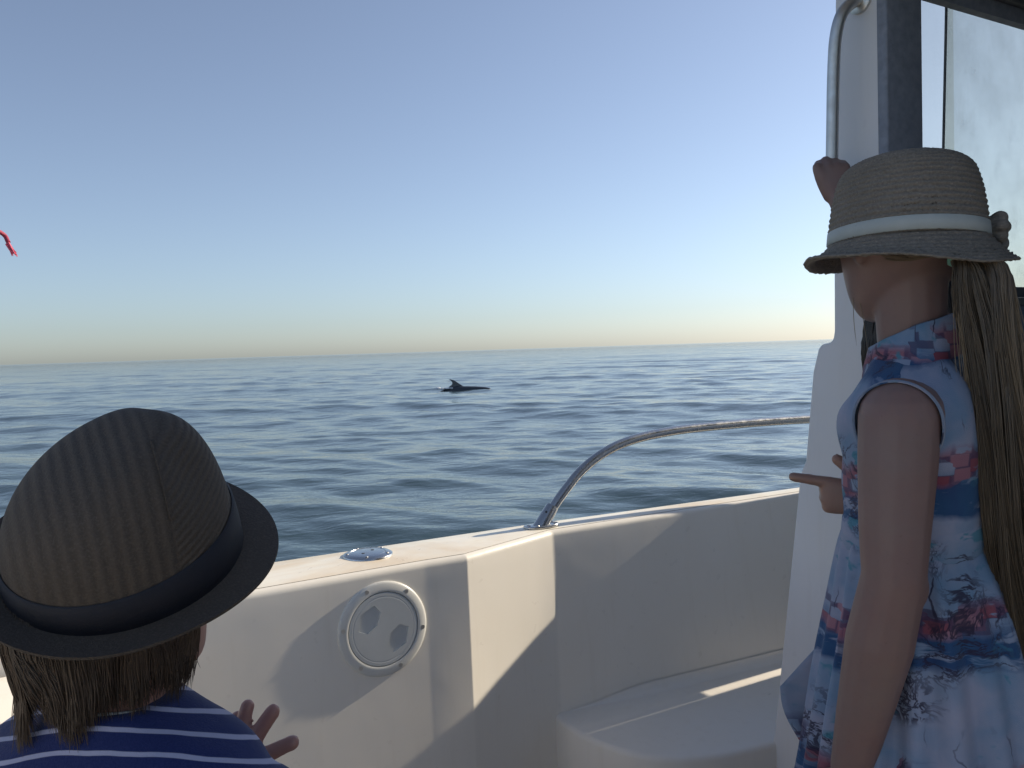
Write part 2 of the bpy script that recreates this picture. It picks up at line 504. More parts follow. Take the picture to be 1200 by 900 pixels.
def glass(name, clear, tint, haze):
    k = Nodes(name)
    c = k.coord('Object')
    n = k.noise(c, 7, 6, 0.65); d = k.noise(k.coord('Object', (1, 1, 0.35)), 26, 5, 0.7); f = k.noise(c, 150, 3)
    dirt = k.math('ADD', k.ramp(n, [(0.3, haze), (0.75, min(1, haze * 2.6))]), k.math('MULTIPLY', k.ramp(d, [(0.50, 0.0), (0.80, 1.0)]), haze), 0)
    tr = k.n('BsdfTransparent', {0: (*tint, 1)})
    tl = k.n('BsdfTranslucent', {0: (0.90, 0.94, 0.91, 1)})
    df = k.n('BsdfDiffuse', {0: (0.6, 0.63, 0.6, 1)})
    dd = k.n('MixShader', {0: 0.30, 1: tl.outputs[0], 2: df.outputs[0]})
    mx = k.n('MixShader', {0: k.math('MINIMUM', dirt, 1.0), 1: tr.outputs[0], 2: dd.outputs[0]})
    gl = k.n('BsdfGlossy', {'Roughness': 0.08})
    m2 = k.n('MixShader', {0: 0.05, 1: mx.outputs[0], 2: gl.outputs[0]})
    k.t.links.new(m2.outputs[0], k.out.inputs[0])
    return k.m
M_glass1 = glass('window_glass_clear', 0.8, (0.97, 0.955, 0.91), 0.03)
M_glass2 = glass('window_glass_salty', 0.5, (0.955, 0.955, 0.90), 0.11)

# ------------------------------------------------------------------ sea
def build_sea():
    r = [1.2]
    while r[-1] < 420: r.append(r[-1] * 1.0082)
    while r[-1] < 16000: r.append(r[-1] * 1.05)
    r = np.array(r)
    front = np.radians(np.arange(-40, 46.01, 0.115))
    side = np.radians(np.concatenate([np.arange(47, 320, 2.0)]))
    th = np.concatenate([front, side])          # clockwise from +Y, closes on itself
    nt, nr = len(th), len(r)
    T, Rr = np.meshgrid(th, r)
    X = Rr * np.sin(T); Y = Rr * np.cos(T)
    Z = np.zeros_like(X); DX = np.zeros_like(X); DY = np.zeros_like(X)
    dth = np.where(np.arange(nt) < len(front), 0.002, 0.035)
    sp = np.maximum(Rr * 0.0082, Rr * dth[None, :])
    g = np.random.default_rng(21)
    nw = 84
    lam = np.exp(np.linspace(math.log(0.30), math.log(14.0), nw)) * g.uniform(0.93, 1.07, nw)
    for i, L in enumerate(lam):
        k0 = 2 * math.pi / L
        ang = math.radians(195) + g.normal(0, 0.62 if L < 3 else 0.3)
        kx, ky = k0 * math.sin(ang), k0 * math.cos(ang)
        slope = float(np.interp(math.log(L), [math.log(0.3), math.log(0.7), math.log(1.6), math.log(3.5), math.log(14)], [0.010, 0.020, 0.023, 0.012, 0.006]))
        A = slope / k0
        lod = smoothstep(1.6, 4.0, L / sp)
        ph = kx * X + ky * Y + g.uniform(0, 2 * math.pi)
        # slow group modulation so that patches of ripple come and go
        grp = 0.75 + 0.45 * np.sin(X * g.normal(0, 0.12) + Y * g.normal(0, 0.10) + g.uniform(0, 6.3))
        s, c = np.sin(ph), np.cos(ph)
        Z += A * s * lod * grp
        q = 0.8 * A * c * lod * grp
        DX += q * math.sin(ang); DY += q * math.cos(ang)
    X = X + DX; Y = Y + DY
    V = np.stack([X.ravel(), Y.ravel(), Z.ravel()], 1)
    i = np.arange(nr - 1)[:, None] * nt
    j = np.arange(nt)[None, :]
    jn = (j + 1) % nt
    a = (i + j).ravel(); b = (i + jn).ravel(); c = (i + nt + jn).ravel(); d = (i + nt + j).ravel()
    F = np.stack([a, d, c, b], 1)
    # leave out the water inside the hull
    cen = V[F].mean(1)
    u = np.array([math.sin(R_(60)), math.cos(R_(60))]); n = np.array([-u[1], u[0]])
    al = cen[:, 0] * u[0] + cen[:, 1] * u[1]; bl = cen[:, 0] * n[0] + cen[:, 1] * n[1]
    inside = (al > -2.6) & (al < 4.6) & (bl > -0.9) & (bl < 1.5)
    F = F[~inside]
    me = bpy.data.meshes.new('sea')
    me.vertices.add(len(V)); me.vertices.foreach_set('co', V.astype(np.float32).ravel())
    me.loops.add(len(F) * 4); me.loops.foreach_set('vertex_index', F.astype(np.int32).ravel())
    me.polygons.add(len(F)); me.polygons.foreach_set('loop_start', np.arange(0, len(F) * 4, 4, dtype=np.int32))
    me.polygons.foreach_set('use_smooth', np.ones(len(F), dtype=bool))
    me.update(calc_edges=True)
    o = link('sea', me, M_sea)
    tag(o, 'calm blue sea with small ripples reaching the horizon', 'sea', kind='structure')
build_sea()

# ------------------------------------------------------------------ boat  (local x = forward a, y = port b)
FLOOR = 0.15
boat = empty('motor_boat', (0, 0, 0), R_(30))
tag(boat, 'white motor boat with cabin, steel rail and round hatch in its cockpit side', 'boat')

def rounded_path(pts, rad, n=7):
    """2-D polyline with filleted corners"""
    out = [np.array(pts[0], float)]
    for i in range(1, len(pts) - 1):
        p, a, b = (np.array(x, float) for x in (pts[i], pts[i - 1], pts[i + 1]))
        r = rad[i - 1]
        da = (a - p) / np.linalg.norm(a - p); db = (b - p) / np.linalg.norm(b - p)
        ang = math.acos(np.clip(da @ db, -1, 1))
        t = r / math.tan(ang / 2)
        p0, p1 = p + da * t, p + db * t
        for q in np.linspace(0, 1, n):
            out.append((1 - q) ** 2 * p0 + 2 * q * (1 - q) * p + q * q * p1)
    out.append(np.array(pts[-1], float))
    return out

def densify(path, step):
    out = [path[0]]
    for a, b in zip(path[:-1], path[1:]):
        n = max(1, int(np.linalg.norm(b - a) / step))
        for i in range(1, n + 1): out.append(a + (b - a) * i / n)
    return out

GZ = 0.985
inner = rounded_path([(-2.6, 1.36), (0.1, 1.5006), (0.66, 1.509), (0.752, 1.506), (1.012, 1.589), (2.0, 1.567), (3.6, 1.30)], [1.2, 0.25, 0.014, 0.035, 0.8])
inner = densify(inner, 0.06)
def outer_b(a): return float(np.interp(a, [-2.6, -1.0, 0.4, 1.0, 1.85, 2.6, 3.6], [1.58, 1.675, 1.703, 1.69, 1.636, 1.57, 1.42]))
def flare(a): return float(np.interp(a, [-2.6, 0.72, 0.78, 0.98, 1.02, 1.6, 2.4], [0.040, 0.040, 0.02, 0.02, 0.05, 0.13, 0.2]))
def wall_point(a_b, z):
    i = a_b
    return i
mbc = MB()
rows_z = [0.0, 0.0005]
prof = []
RR = 0.014
for p in inner:
    a, b = p
    # inward normal from neighbours handled by b only: walls are near-parallel to the boat axis
    ring = []
    fl = flare(a)
    ring.append((a, b + RR, GZ - 0.0))
    for q in np.linspace(15, 90, 6):
        ring.append((a, b + RR - RR * math.sin(R_(q)), GZ - RR + RR * math.cos(R_(q))))
    for z in np.linspace(GZ - RR - 0.03, FLOOR + 0.001, 16):
        ring.append((a, b - fl * (GZ - RR - z), z))
    prof.append(ring)
mbc.rings(prof, False, False, closed=False)
coaming = mbc.build('inner_coaming', M_gel, boat, smooth=50)
tag(coaming, 'smooth white inner side of the cockpit with an angled recess')

mbg = MB()
prof = []
for p in inner:
    a, b = p
    ob = outer_b(a)
    ring = [(a, b + RR - 0.0005, GZ + 0.0008)]
    for q in np.linspace(0, 1, 5)[1:]:
        ring.append((a, (b + RR) + (ob - 0.012 - b - RR) * q, GZ + 0.0008 + 0.004 * math.sin(math.pi * q)))
    for q in (30, 60, 90):
        ring.append((a, ob - 0.012 + 0.012 * math.sin(R_(q)), GZ - 0.012 + 0.012 * math.cos(R_(q))))
    ring.append((a, ob, GZ - 0.05))
    prof.append(ring)
mbg.rings(prof, False, False, closed=False)
gunwale = mbg.build('gunwale', M_gun, boat, smooth=50)
tag(gunwale, 'sunlit cream gunwale top with tan stains')

# rubbing strake and hull outside
mbh = MB()
prof = []
for a in np.linspace(-2.6, 4.9, 40):
    ob = outer_b(min(a, 3.6)) if a <= 3.6 else 1.42 - (a - 3.6) ** 2 * 0.75
    prof.append([(a, ob - 0.002, GZ - 0.045), (a, ob + 0.015, GZ - 0.06), (a, ob + 0.015, GZ - 0.09), (a, ob - 0.004, GZ - 0.105), (a, ob - 0.10, 0.3), (a, ob - 0.2, -0.15), (a, ob - 0.6, -0.45)])
mbh.rings(prof, False, False, closed=False)
mbh.build('hull_side', M_hull, boat, smooth=40)
# starboard side (out of frame) and transom
mbs = MB()
mbs.box((-2.6, -1.05, -0.3), (3.6, -0.90, 0.985))
mbs.build('starboard_side', M_gel, boat, bevel=0.02)
mbs = MB()
mbs.box((-2.72, -1.0, -0.3), (-2.602, 1.36, 0.985))
mbs.build('transom', M_gel, boat, bevel=0.02)
mbs = MB()
mbs.box((-2.6, -0.899, FLOOR - 0.05), (3.6, 1.5, FLOOR))
mbs.build('cockpit_floor', M_floor, boat, bevel=0.0)

# small ledge moulded into the side, aft
mbs = MB()
mbs.prism([(1.35, 0.900), (1.43, 0.900), (1.47, 0.915), (1.47, 0.930), (1.41, 0.930)], 0, -2.4, 0.10)
mbs.build('moulded_ledge', M_gel, boat, bevel=0.006)

# step in the recess leading to the side deck
edge = spline([(0.995, 1.60), (0.985, 1.50), (0.994, 1.415), (1.032, 1.325), (1.09, 1.268), (1.18, 1.228), (1.302, 1.206)], 26)
poly = [tuple(p) for p in edge] + [(2.05, 1.16), (2.05, 1.58), (1.6, 1.60), (1.1, 1.615)]
mbs = MB()
mbs.prism(poly, 2, FLOOR, 0.572)
step = mbs.build('side_step', M_deck, boat, bevel=0.012)
tag(step, 'low moulded step with a curved front edge inside the recess')
# fillet where step meets the recess wall (concave cove, catches light)
mbs = MB()
prof = []
for a in np.linspace(1.03, 2.0, 24):
    fl = flare(a)
    bb = float(np.interp(a, [1.012, 2.0], [1.589, 1.567]))
    base = bb - fl * (GZ - RR - 0.573)
    c = 0.003 + 0.021 * float(smoothstep(1.03, 1.25, a))
    ring = []
    for q in np.linspace(0, 90, 7):
        ring.append((a, base - c + c * math.sin(R_(q)) - 0.001 - fl * 0.0, 0.5716 + c - c * math.cos(R_(q))))
    prof.append(ring)
mbs.rings(prof, False, False, closed=False)
mbs.build('cove', M_deck, boat, smooth=180)

# unseen raised deck beyond the cabin, added to cast the recess's diagonal shadow
mbs = MB()
mbs.prism([(2.0, 1.11), (2.0, 1.440), (2.78, 1.429), (3.5, 1.30), (4.9, 0.3), (4.9, -0.3), (3.6, -0.9), (3.62, 1.11)], 2, FLOOR, 1.255)
mbs.build('deck_shadow_caster', M_gel, boat, bevel=0.01)
mbs = MB(); mbs.prism([(2.0, 1.470), (2.0, 1.575), (2.6, 1.462)], 2, FLOOR, 1.255); mbs.build('sun_gap_wedge', M_gel, boat)  # unseen wedge, added so the gap beside it lets a sun streak onto the step
mbs = MB(); mbs.box((2.002, 1.441, 0.90), (2.05, 1.469, 1.253)); mbs.build('sun_gap_stop', M_gel, boat)  # added block across the gap, limits how far the sun streak runs

# cabin
A0 = 1.30
wing = [(0.945, FLOOR), (1.27, FLOOR), (1.214, 0.577), (1.134, 1.137), (1.120, 1.165), (1.117, 1.19), (1.099, 1.339), (1.086, 1.382), (1.078, 1.391), (1.060, 1.393), (1.052, 1.400), (1.049, 1.415), (1.046, 1.64), (1.036, 2.02), (1.032, 2.16), (0.945, 2.16)]
mbs = MB()
mbs.prism(wing, 0, A0, A0 + 0.05)
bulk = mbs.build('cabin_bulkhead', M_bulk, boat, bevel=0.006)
tag(bulk, 'shaded white rear panel of the cabin with a stepped outer edge')
low = [(0.952, FLOOR), (1.25, FLOOR), (1.20, 0.577), (1.12, 1.137), (1.085, 1.33), (1.05, 1.375), (1.0, 1.47), (0.952, 1.47)]
mbs = MB(); mbs.prism(low, 0, A0 + 0.051, 3.6)
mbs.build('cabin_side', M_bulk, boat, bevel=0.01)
mbs = MB(); mbs.box((A0 + 0.051, 0.952, 1.471), (1.399, 1.03, 2.16)); mbs.build('cabin_pillar', M_bulk, boat, bevel=0.006)
mbs = MB(); mbs.box((2.75, 0.952, 1.471), (3.6, 1.03, 2.16)); mbs.build('cabin_pillar', M_bulk, boat, bevel=0.006)
mbs = MB(); mbs.box((1.3995, 0.952, 2.076), (2.749, 1.03, 2.16)); mbs.build('window_header', M_bulk, boat, bevel=0.004)
# dark lining inside
mbs = MB(); mbs.box((A0 - 0.001, 0.930, FLOOR + 0.002), (1.398, 0.951, 2.14)); mbs.build('pillar_lining', M_liner, boat, bevel=0.004)
mbs = MB(); mbs.box((1.3985, 0.934, FLOOR + 0.002), (3.58, 0.951, 1.455)); mbs.build('side_lining', M_liner, boat)
mbs = MB(); mbs.box((1.3985, 0.934, 2.006), (3.58, 0.951, 2.14)); mbs.build('header_lining', M_liner, boat)
mbs = MB(); mbs.box((1.50, 0.80, 1.352), (3.5, 0.933, 1.376)); mbs.build('cabin_shelf', M_frame, boat, bevel=0.006)
mbs = MB(); mbs.box((3.55, -0.25, FLOOR), (3.6, 0.951, 2.16)); mbs.build('cabin_front', M_liner, boat)
mbs = MB(); mbs.box((A0, -0.30, FLOOR), (3.549, -0.25, 2.16)); mbs.build('cabin_side', M_bulk, boat)
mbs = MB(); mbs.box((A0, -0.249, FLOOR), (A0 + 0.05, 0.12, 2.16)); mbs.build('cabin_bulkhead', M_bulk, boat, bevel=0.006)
mbs = MB(); mbs.prism([(0.95, -0.36), (0.95, 1.0), (1.02, 1.05), (1.08, 1.06), (3.7, 1.05), (3.7, -0.36)], 2, 2.161, 2.24); mbs.build('cabin_roof', M_bulk, boat, bevel=0.015)
mbs = MB(); mbs.box((A0 + 0.06, -0.24, 2.141), (3.54, 0.95, 2.16)); mbs.build('roof_lining', M_liner, boat)

# side window: frame + two sliding panes
win = MB()
a0, a1, z0, z1 = 1.400, 2.7495, 1.4715, 2.0755
win.box((a0, 0.9515, z0), (a0 + 0.014, 1.02, z1)); win.box((a1 - 0.03, 0.9515, z0), (a1, 1.02, z1))
win.box((a0 + 0.014, 0.9515, z0), (a1 - 0.03, 1.02, z0 + 0.022)); win.box((a0 + 0.014, 0.9515, z1 - 0.012), (a1 - 0.03, 1.02, z1))
W = win.build('cabin_window', M_frame, boat, bevel=0.0025)
tag(W, 'sliding cabin side window with salt-hazed glass')
mbs = MB(); mbs.box((a0 + 0.014, 0.990, z0 + 0.022), (1.585, 0.995, z1 - 0.012)); mbs.build('pane', M_glass1, W)
mbs = MB(); mbs.prism([(1.500, z0 + 0.022), (1.529, z1 - 0.012), (a1 - 0.03, z1 - 0.012), (a1 - 0.03, z0 + 0.022)], 1, 0.962, 0.967); mbs.build('pane', M_glass2, W)
mbs = MB(); mbs.prism([(1.4968, z0 + 0.022), (1.5258, z1 - 0.012), (1.5285, z1 - 0.012), (1.4995, z0 + 0.022)], 1, 0.9635, 0.9675); mbs.build('pane_edge', M_frame, W)
mbs = MB(); mbs.box((a0, 0.925, 1.4555), (a1, 0.9505, 1.4705)); mbs.build('window_sill', M_steel_dull, W, bevel=0.002)
mbs = MB(); mbs.box((a0, 0.918, 2.034), (a1, 0.9335, 2.056)); mbs.build('curtain_track', M_frame, W, bevel=0.002)

# grab handle on the bulkhead
gh = MB()
yb = A0 - 0.055
path = spline([(A0 + 0.005, 0.982, 1.995), (A0 - 0.02, 0.980, 1.988), (A0 - 0.046, 0.984, 1.965), (yb, 0.991, 1.925), (yb, 0.997, 1.86), (yb, 1.001, 1.76), (yb, 1.003, 1.70), (yb, 1.000, 1.672), (A0 - 0.046, 0.992, 1.645), (A0 - 0.02, 0.986, 1.630), (A0 + 0.005, 0.985, 1.626)], 60)
gh.tube(path, 0.0105, 16)
H = gh.build('grab_handle', M_steel_dull, boat, smooth=60)
tag(H, 'bent steel grab handle fixed to the cabin panel')
for (b, z) in ((0.982, 1.995), (0.985, 1.626)):
    f = MB(); f.tube([(A0 + 0.001, b, z), (A0 - 0.006, b, z), (A0 - 0.009, b, z)], [0.024, 0.024, 0.018], 24)
    f.build('flange', M_steel_dull, H, smooth=40)

# steel rail on the gunwale
rl = MB()
rb = 1.628
path = spline([(1.018, rb, 1.0), (1.035, rb, 1.024), (1.075, rb, 1.066), (1.125, rb, 1.109), (1.19, rb - 0.002, 1.145), (1.27, rb - 0.004, 1.168), (1.38, rb - 0.008, 1.180), (1.52, rb - 0.015, 1.184), (1.75, rb - 0.032, 1.183), (2.03, rb - 0.07, 1.178)], 70)
rl.tube(path, 0.0115, 18)
rail = rl.build('gunwale_rail', M_steel, boat, smooth=60)
tag(rail, 'curved stainless rail rising from the gunwale')
rbm = MB()
d = Vector((0.62, 0, 0.78)).normalized()
p0 = Vector((1.004, rb, GZ + 0.004))
rbm.tube([p0 - d * 0.006, p0 + d * 0.052, p0 + d * 0.055, p0 + d * 0.0552], [0.0175, 0.0152, 0.0142, 0.0118], 24)
rbm.build('rail_socket', M_steel, rail, smooth=40)
pl = MB()
N = 36
ring0 = [(1.006 + 0.044 * math.copysign(abs(math.cos(q)) ** 0.75, math.cos(q)), rb + 0.022 * math.copysign(abs(math.sin(q)) ** 0.75, math.sin(q))) for q in np.linspace(0, 2 * math.pi, N, endpoint=False)]
pl.prism(ring0, 2, GZ + 0.003, GZ + 0.0095)
pl.build('rail_base', M_steel, rail, bevel=0.002)
for da, db in ((-0.034, 0.0), (0.034, 0.008), (0.034, -0.008), (-0.018, -0.013)):
    s_ = MB(); s_.ell((1.006 + da, rb + db, GZ + 0.0095), (0.0055, 0.0055, 0.0028), seg=12, rows=6)
    s_.build('screw', M_steel_dull, rail, smooth=60)
s_ = MB(); q0 = p0 + d * 0.038 + Vector((-0.012, -0.0085, 0.004)); s_.ell(q0, (0.003, 0.003, 0.003), seg=10, rows=6)
s_.build('set_screw', M_rubber, rail, smooth=60)

# deck filler cap
ca, cb = 0.582, 1.618
cap = MB()
prof = [(0.0, 0.0062), (0.030, 0.0062), (0.0345, 0.0055), (0.0355, 0.0045), (0.0365, 0.0060), (0.044, 0.0052), (0.050, 0.002), (0.0515, -0.001), (0.0515, -0.003)]
rings = [[(ca + max(r, 1e-4) * math.cos(q), cb + max(r, 1e-4) * math.sin(q), GZ + 0.0048 + z) for q in np.linspace(0, 2 * math.pi, 48, endpoint=False)] for r, z in prof]
cap.rings(rings, True, True)
cp = cap.build('filler_cap', M_steel, boat, smooth=35)
tag(cp, 'round steel deck filler cap set into the gunwale')
for q in (0.5, 1.76, 3.0, 4.3, 5.5):
    s_ = MB(); s_.ell((ca + 0.0425 * math.cos(q), cb + 0.0425 * math.sin(q), GZ + 0.0105), (0.0032, 0.0032, 0.0013), seg=10, rows=6)
    s_.build('screw', M_steel_dull, cp, smooth=60)
for q in (0.0, math.pi):
    s_ = MB(); s_.tube([(ca + 0.016 * math.cos(q + 0.6), cb + 0.016 * math.sin(q + 0.6), GZ + 0.0095), (ca + 0.016 * math.cos(q + 0.6), cb + 0.016 * math.sin(q + 0.6), GZ + 0.0114)], 0.0035, 12)
    s_.build('key_hole', M_rubber, cp, smooth=40)

# round inspection hatch on the coaming wall
ha, hz = 0.565, 0.872
hb = 1.5006 + (1.509 - 1.5006) * (ha - 0.1) / 0.56 - flare(ha) * (GZ - RR - hz)
slope_b = (1.509 - 1.5006) / 0.56
N_w = Vector((slope_b, -1.0, 0.040)).normalized()      # out of the wall, into the cockpit
X_w = Vector((1, slope_b, 0)).normalized()
Z_w = X_w.cross(-N_w).normalized()
if Z_w.z < 0: Z_w = -Z_w
HC = Vector((ha, hb, hz))
def hp(x, z, h): return HC + X_w * x * 1.06 + Z_w * z * 1.06 + N_w * h * 0.52
def lathe_h(prof, seg=72):
    mb = MB()
    mb.rings([[hp(max(r, 1e-4) * math.cos(q), max(r, 1e-4) * math.sin(q), h) for q in np.linspace(0, 2 * math.pi, seg, endpoint=False)] for r, h in prof], False, False)
    return mb
fl_ = lathe_h([(0.0855, -0.004), (0.0855, 0.0045), (0.0845, 0.0075), (0.081, 0.0105), (0.072, 0.0125), (0.0685, 0.0125), (0.0675, 0.0118), (0.0672, 0.006)])
hatch = fl_.build('inspection_hatch', M_plastic, boat, smooth=40)
tag(hatch, 'round white screw-in inspection hatch with six screws')
# lid with two finger wells cut by boolean
lid = MB()
lid.rings([[hp(max(r, 1e-4) * math.cos(q), max(r, 1e-4) * math.sin(q), h) for q in np.linspace(0, 2 * math.pi, 72, endpoint=False)]
           for r, h in [(0.066, -0.012), (0.066, 0.0105), (0.0652, 0.0118), (0.060, 0.0120), (0.0590, 0.0113), (0.0582, 0.0113), (0.0570, 0.0120), (0.010, 0.0120)]], True, True)
me = new_mesh('lid', lid.v, lid.f); fix_normals(me)
lo = bpy.data.objects.new('tmp', me); COL.objects.link(lo)
rotw = R_(-38)
well = [(-0.016, 0.018), (0.000, 0.030), (0.020, 0.022), (0.024, 0.047), (-0.024, 0.047)]
well = [(-0.0215, 0.0225), (0.0, 0.0155), (0.0215, 0.0225), (0.026, 0.040), (0.0, 0.0535), (-0.026, 0.040)]
cutters = []
for sgn in (1, -1):
    cm = MB()
    pts = []
    for x, z in well:
        x, z = x * sgn, z * sgn
        pts.append((x * math.cos(rotw + R_(90)) - z * math.sin(rotw + R_(90)), x * math.sin(rotw + R_(90)) + z * math.cos(rotw + R_(90))))
    nq = len(pts)
    cm.add([hp(x, z, 0.0065) for x, z in pts] + [hp(x * 1.02, z * 1.02, 0.03) for x, z in pts],
           [tuple(range(nq)), tuple(range(2 * nq - 1, nq - 1, -1))] + [(i, i + nq, (i + 1) % nq + nq, (i + 1) % nq) for i in range(nq)])
    me2 = new_mesh('cut', cm.v, cm.f); fix_normals(me2)
    co = bpy.data.objects.new('cut', me2); COL.objects.link(co); cutters.append(co)
    md = lo.modifiers.new('c', 'BOOLEAN'); md.operation = 'DIFFERENCE'; md.solver = 'EXACT'; md.object = co
me = baked(lo, 'lid')
for co in cutters:
    q = co.data; bpy.data.objects.remove(co); bpy.data.meshes.remove(q)
me.polygons.foreach_set('use_smooth', [True] * len(me.polygons)); me.set_sharp_from_angle(angle=R_(12))
link('lid', me, M_lid, hatch)
for i in range(6):
    q = R_(100 + 60 * i + 12)
    s_ = MB()
    s_.tube([hp(0.0768 * math.cos(q), 0.0768 * math.sin(q), 0.010), hp(0.0768 * math.cos(q), 0.0768 * math.sin(q), 0.0128)], 0.0042, 12)
    s_.build('screw', M_rubber if False else M_steel_dull, hatch, smooth=40)

# staff at the stern carrying the red cord (out of frame to the left)
mbs = MB(); mbs.tube([(-0.18, 1.60, GZ), (-0.20, 1.60, 1.35), (-0.22, 1.605, 1.80)], [0.012, 0.011, 0.009], 12)
mbs.build('flag_staff', M_steel_dull, boat, smooth=60)

# ------------------------------------------------------------------ red cord
cu = Matrix.Rotation(R_(30), 4, 'Z')
tie_pt = cu @ Vector((-0.214, 1.603, 1.66))
cord_root = empty('red_cord', tie_pt)
tag(cord_root, 'short red cord with a frayed pink end against the sky', 'cord')
end_pt = Vector((-0.942, 1.6, 1.622))
pth = spline([tie_pt + Vector((0.0, -0.012, 0.0)), tie_pt.lerp(end_pt, 0.35) + Vector((0, 0, 0.03)), tie_pt.lerp(end_pt, 0.7) + Vector((0, 0, 0.028)), end_pt + Vector((-0.018, 0, 0.028)), end_pt + Vector((-0.006, 0, 0.010))], 24)
mbs = MB(); mbs.tube(pth, list(np.linspace(0.0040, 0.0040, 24)), 10); mbs.build('cord', M_cord, cord_root, smooth=60, off=tie_pt)
mbs = MB(); k_ = [tie_pt + Vector((0.0155 * math.cos(q), 0.0155 * math.sin(q), 0.004 * math.sin(2 * q))) for q in np.linspace(0, 2 * math.pi, 20)]
mbs.tube(k_, 0.0045, 8); mbs.build('knot', M_cord, cord_root, smooth=60, off=tie_pt)
mbs = MB()
for i in range(14):
    s0 = Vector(pth[-1]) + Vector(rng.normal(0, 0.0018, 3)); e0 = end_pt + Vector((0.005 + rng.normal(0, 0.003), rng.normal(0, 0.003), -0.012 + rng.normal(0, 0.004)))
    mbs.tube([s0, s0.lerp(e0, 0.5) + Vector(rng.normal(0, 0.001, 3)), e0], [0.0016, 0.0014, 0.0007], 5)
mbs.build('frayed_end', plain('pink_fray', (0.85, 0.16, 0.24), 0.7, 0.3, 200, 0), cord_root, smooth=60, off=tie_pt)

# ------------------------------------------------------------------ dolphin
DP = Vector((-1.88, 30.5, 0.0))
dr = empty('dolphin', DP)
tag(dr, 'dark dolphin surfacing with its curved back fin above the water', 'dolphin')
db = MB()
# swims to the right (+X); body axis a little away
ax = Vector((0.96, -0.28, 0)).normalized(); sx_ = Vector((0.28, 0.96, 0)).normalized()
def dpnt(x, y, z): return DP + ax * x + sx_ * y + Vector((0, 0, z))
rings = []
for x, r, zc in [(-1.62, 0.03, -0.52), (-1.4, 0.07, -0.42), (-1.0, 0.14, -0.28), (-0.55, 0.215, -0.185), (-0.1, 0.26, -0.150), (0.3, 0.27, -0.165), (0.65, 0.25, -0.160), (0.95, 0.20, -0.135), (1.12, 0.16, -0.14), (1.20, 0.09, -0.18), (1.33, 0.045, -0.22), (1.40, 0.015, -0.24)]:
    rings.append([dpnt(x, r * 0.92 * math.cos(q), zc + r * math.sin(q)) for q in np.linspace(0, 2 * math.pi, 20, endpoint=False)])
db.rings(rings)
def plate(outline, thick, frame):
    n = len(outline)
    cx = sum(p[0] for p in outline) / n; cy = sum(p[1] for p in outline) / n
    A = [frame(x, y, thick) for x, y in [(cx + (p[0] - cx) * 0.86, cy + (p[1] - cy) * 0.86) for p in outline]]
    M0 = [frame(x, y, 0) for x, y in outline]
    B = [frame(x, y, -thick) for x, y in [(cx + (p[0] - cx) * 0.86, cy + (p[1] - cy) * 0.86) for p in outline]]
    db.rings([A, M0, B])
fin = spline([(0.42, 0.06), (0.24, 0.17), (0.08, 0.30), (-0.06, 0.39), (-0.25, 0.435), (-0.16, 0.36), (-0.105, 0.26), (-0.135, 0.16), (-0.26, 0.04), (0.0, -0.05), (0.3, -0.02)], 36)
plate([tuple(p) for p in fin], 0.03, lambda x, y, t: dpnt(x * 0.95 - 0.22, t, y * 0.80 + 0.03))
fluke = spline([(-1.45, 0.0), (-1.62, 0.16), (-1.82, 0.30), (-1.78, 0.14), (-1.70, 0.0), (-1.78, -0.14), (-1.82, -0.30), (-1.62, -0.16), (-1.45, 0.0)], 30)
plate([tuple(p) for p in fluke], 0.02, lambda x, y, t: dpnt(x, y, -0.50 + t))
for sg in (1, -1):
    pec = spline([(0.62, 0.18), (0.5, 0.34), (0.34, 0.46), (0.36, 0.32), (0.40, 0.18), (0.5, 0.14)], 20)
    plate([tuple(p) for p in pec], 0.018, lambda x, y, t, sg=sg: dpnt(x, sg * y, -0.36 - (y - 0.15) * 0.4 + t))
me = remeshed(db, 'body', 0.018, 3, DP)
link('body', me, M_dolphin, dr)
fm = MB()
for i in range(26):
    p = dpnt(-0.52 + rng.normal(0, 0.16), -0.12 + rng.normal(0, 0.05), 0.02 + abs(rng.normal(0, 0.02)))
    s_ = rng.uniform(0.02, 0.055); fm.ell(p, (s_ * 2.0, s_, s_ * 0.5), seg=8, rows=5)
fo = fm.build('foam', M_foam, None, smooth=180)
tag(fo, 'small patch of white foam behind the dolphin fin', 'foam', kind='stuff')

# ------------------------------------------------------------------ people helpers
def frame_of(az):
    """world vectors: right, forward for someone facing az degrees clockwise from +Y"""
    f = Vector((math.sin(R_(az)), math.cos(R_(az)), 0)); r = Vector((f.y, -f.x, 0))
    return r, f

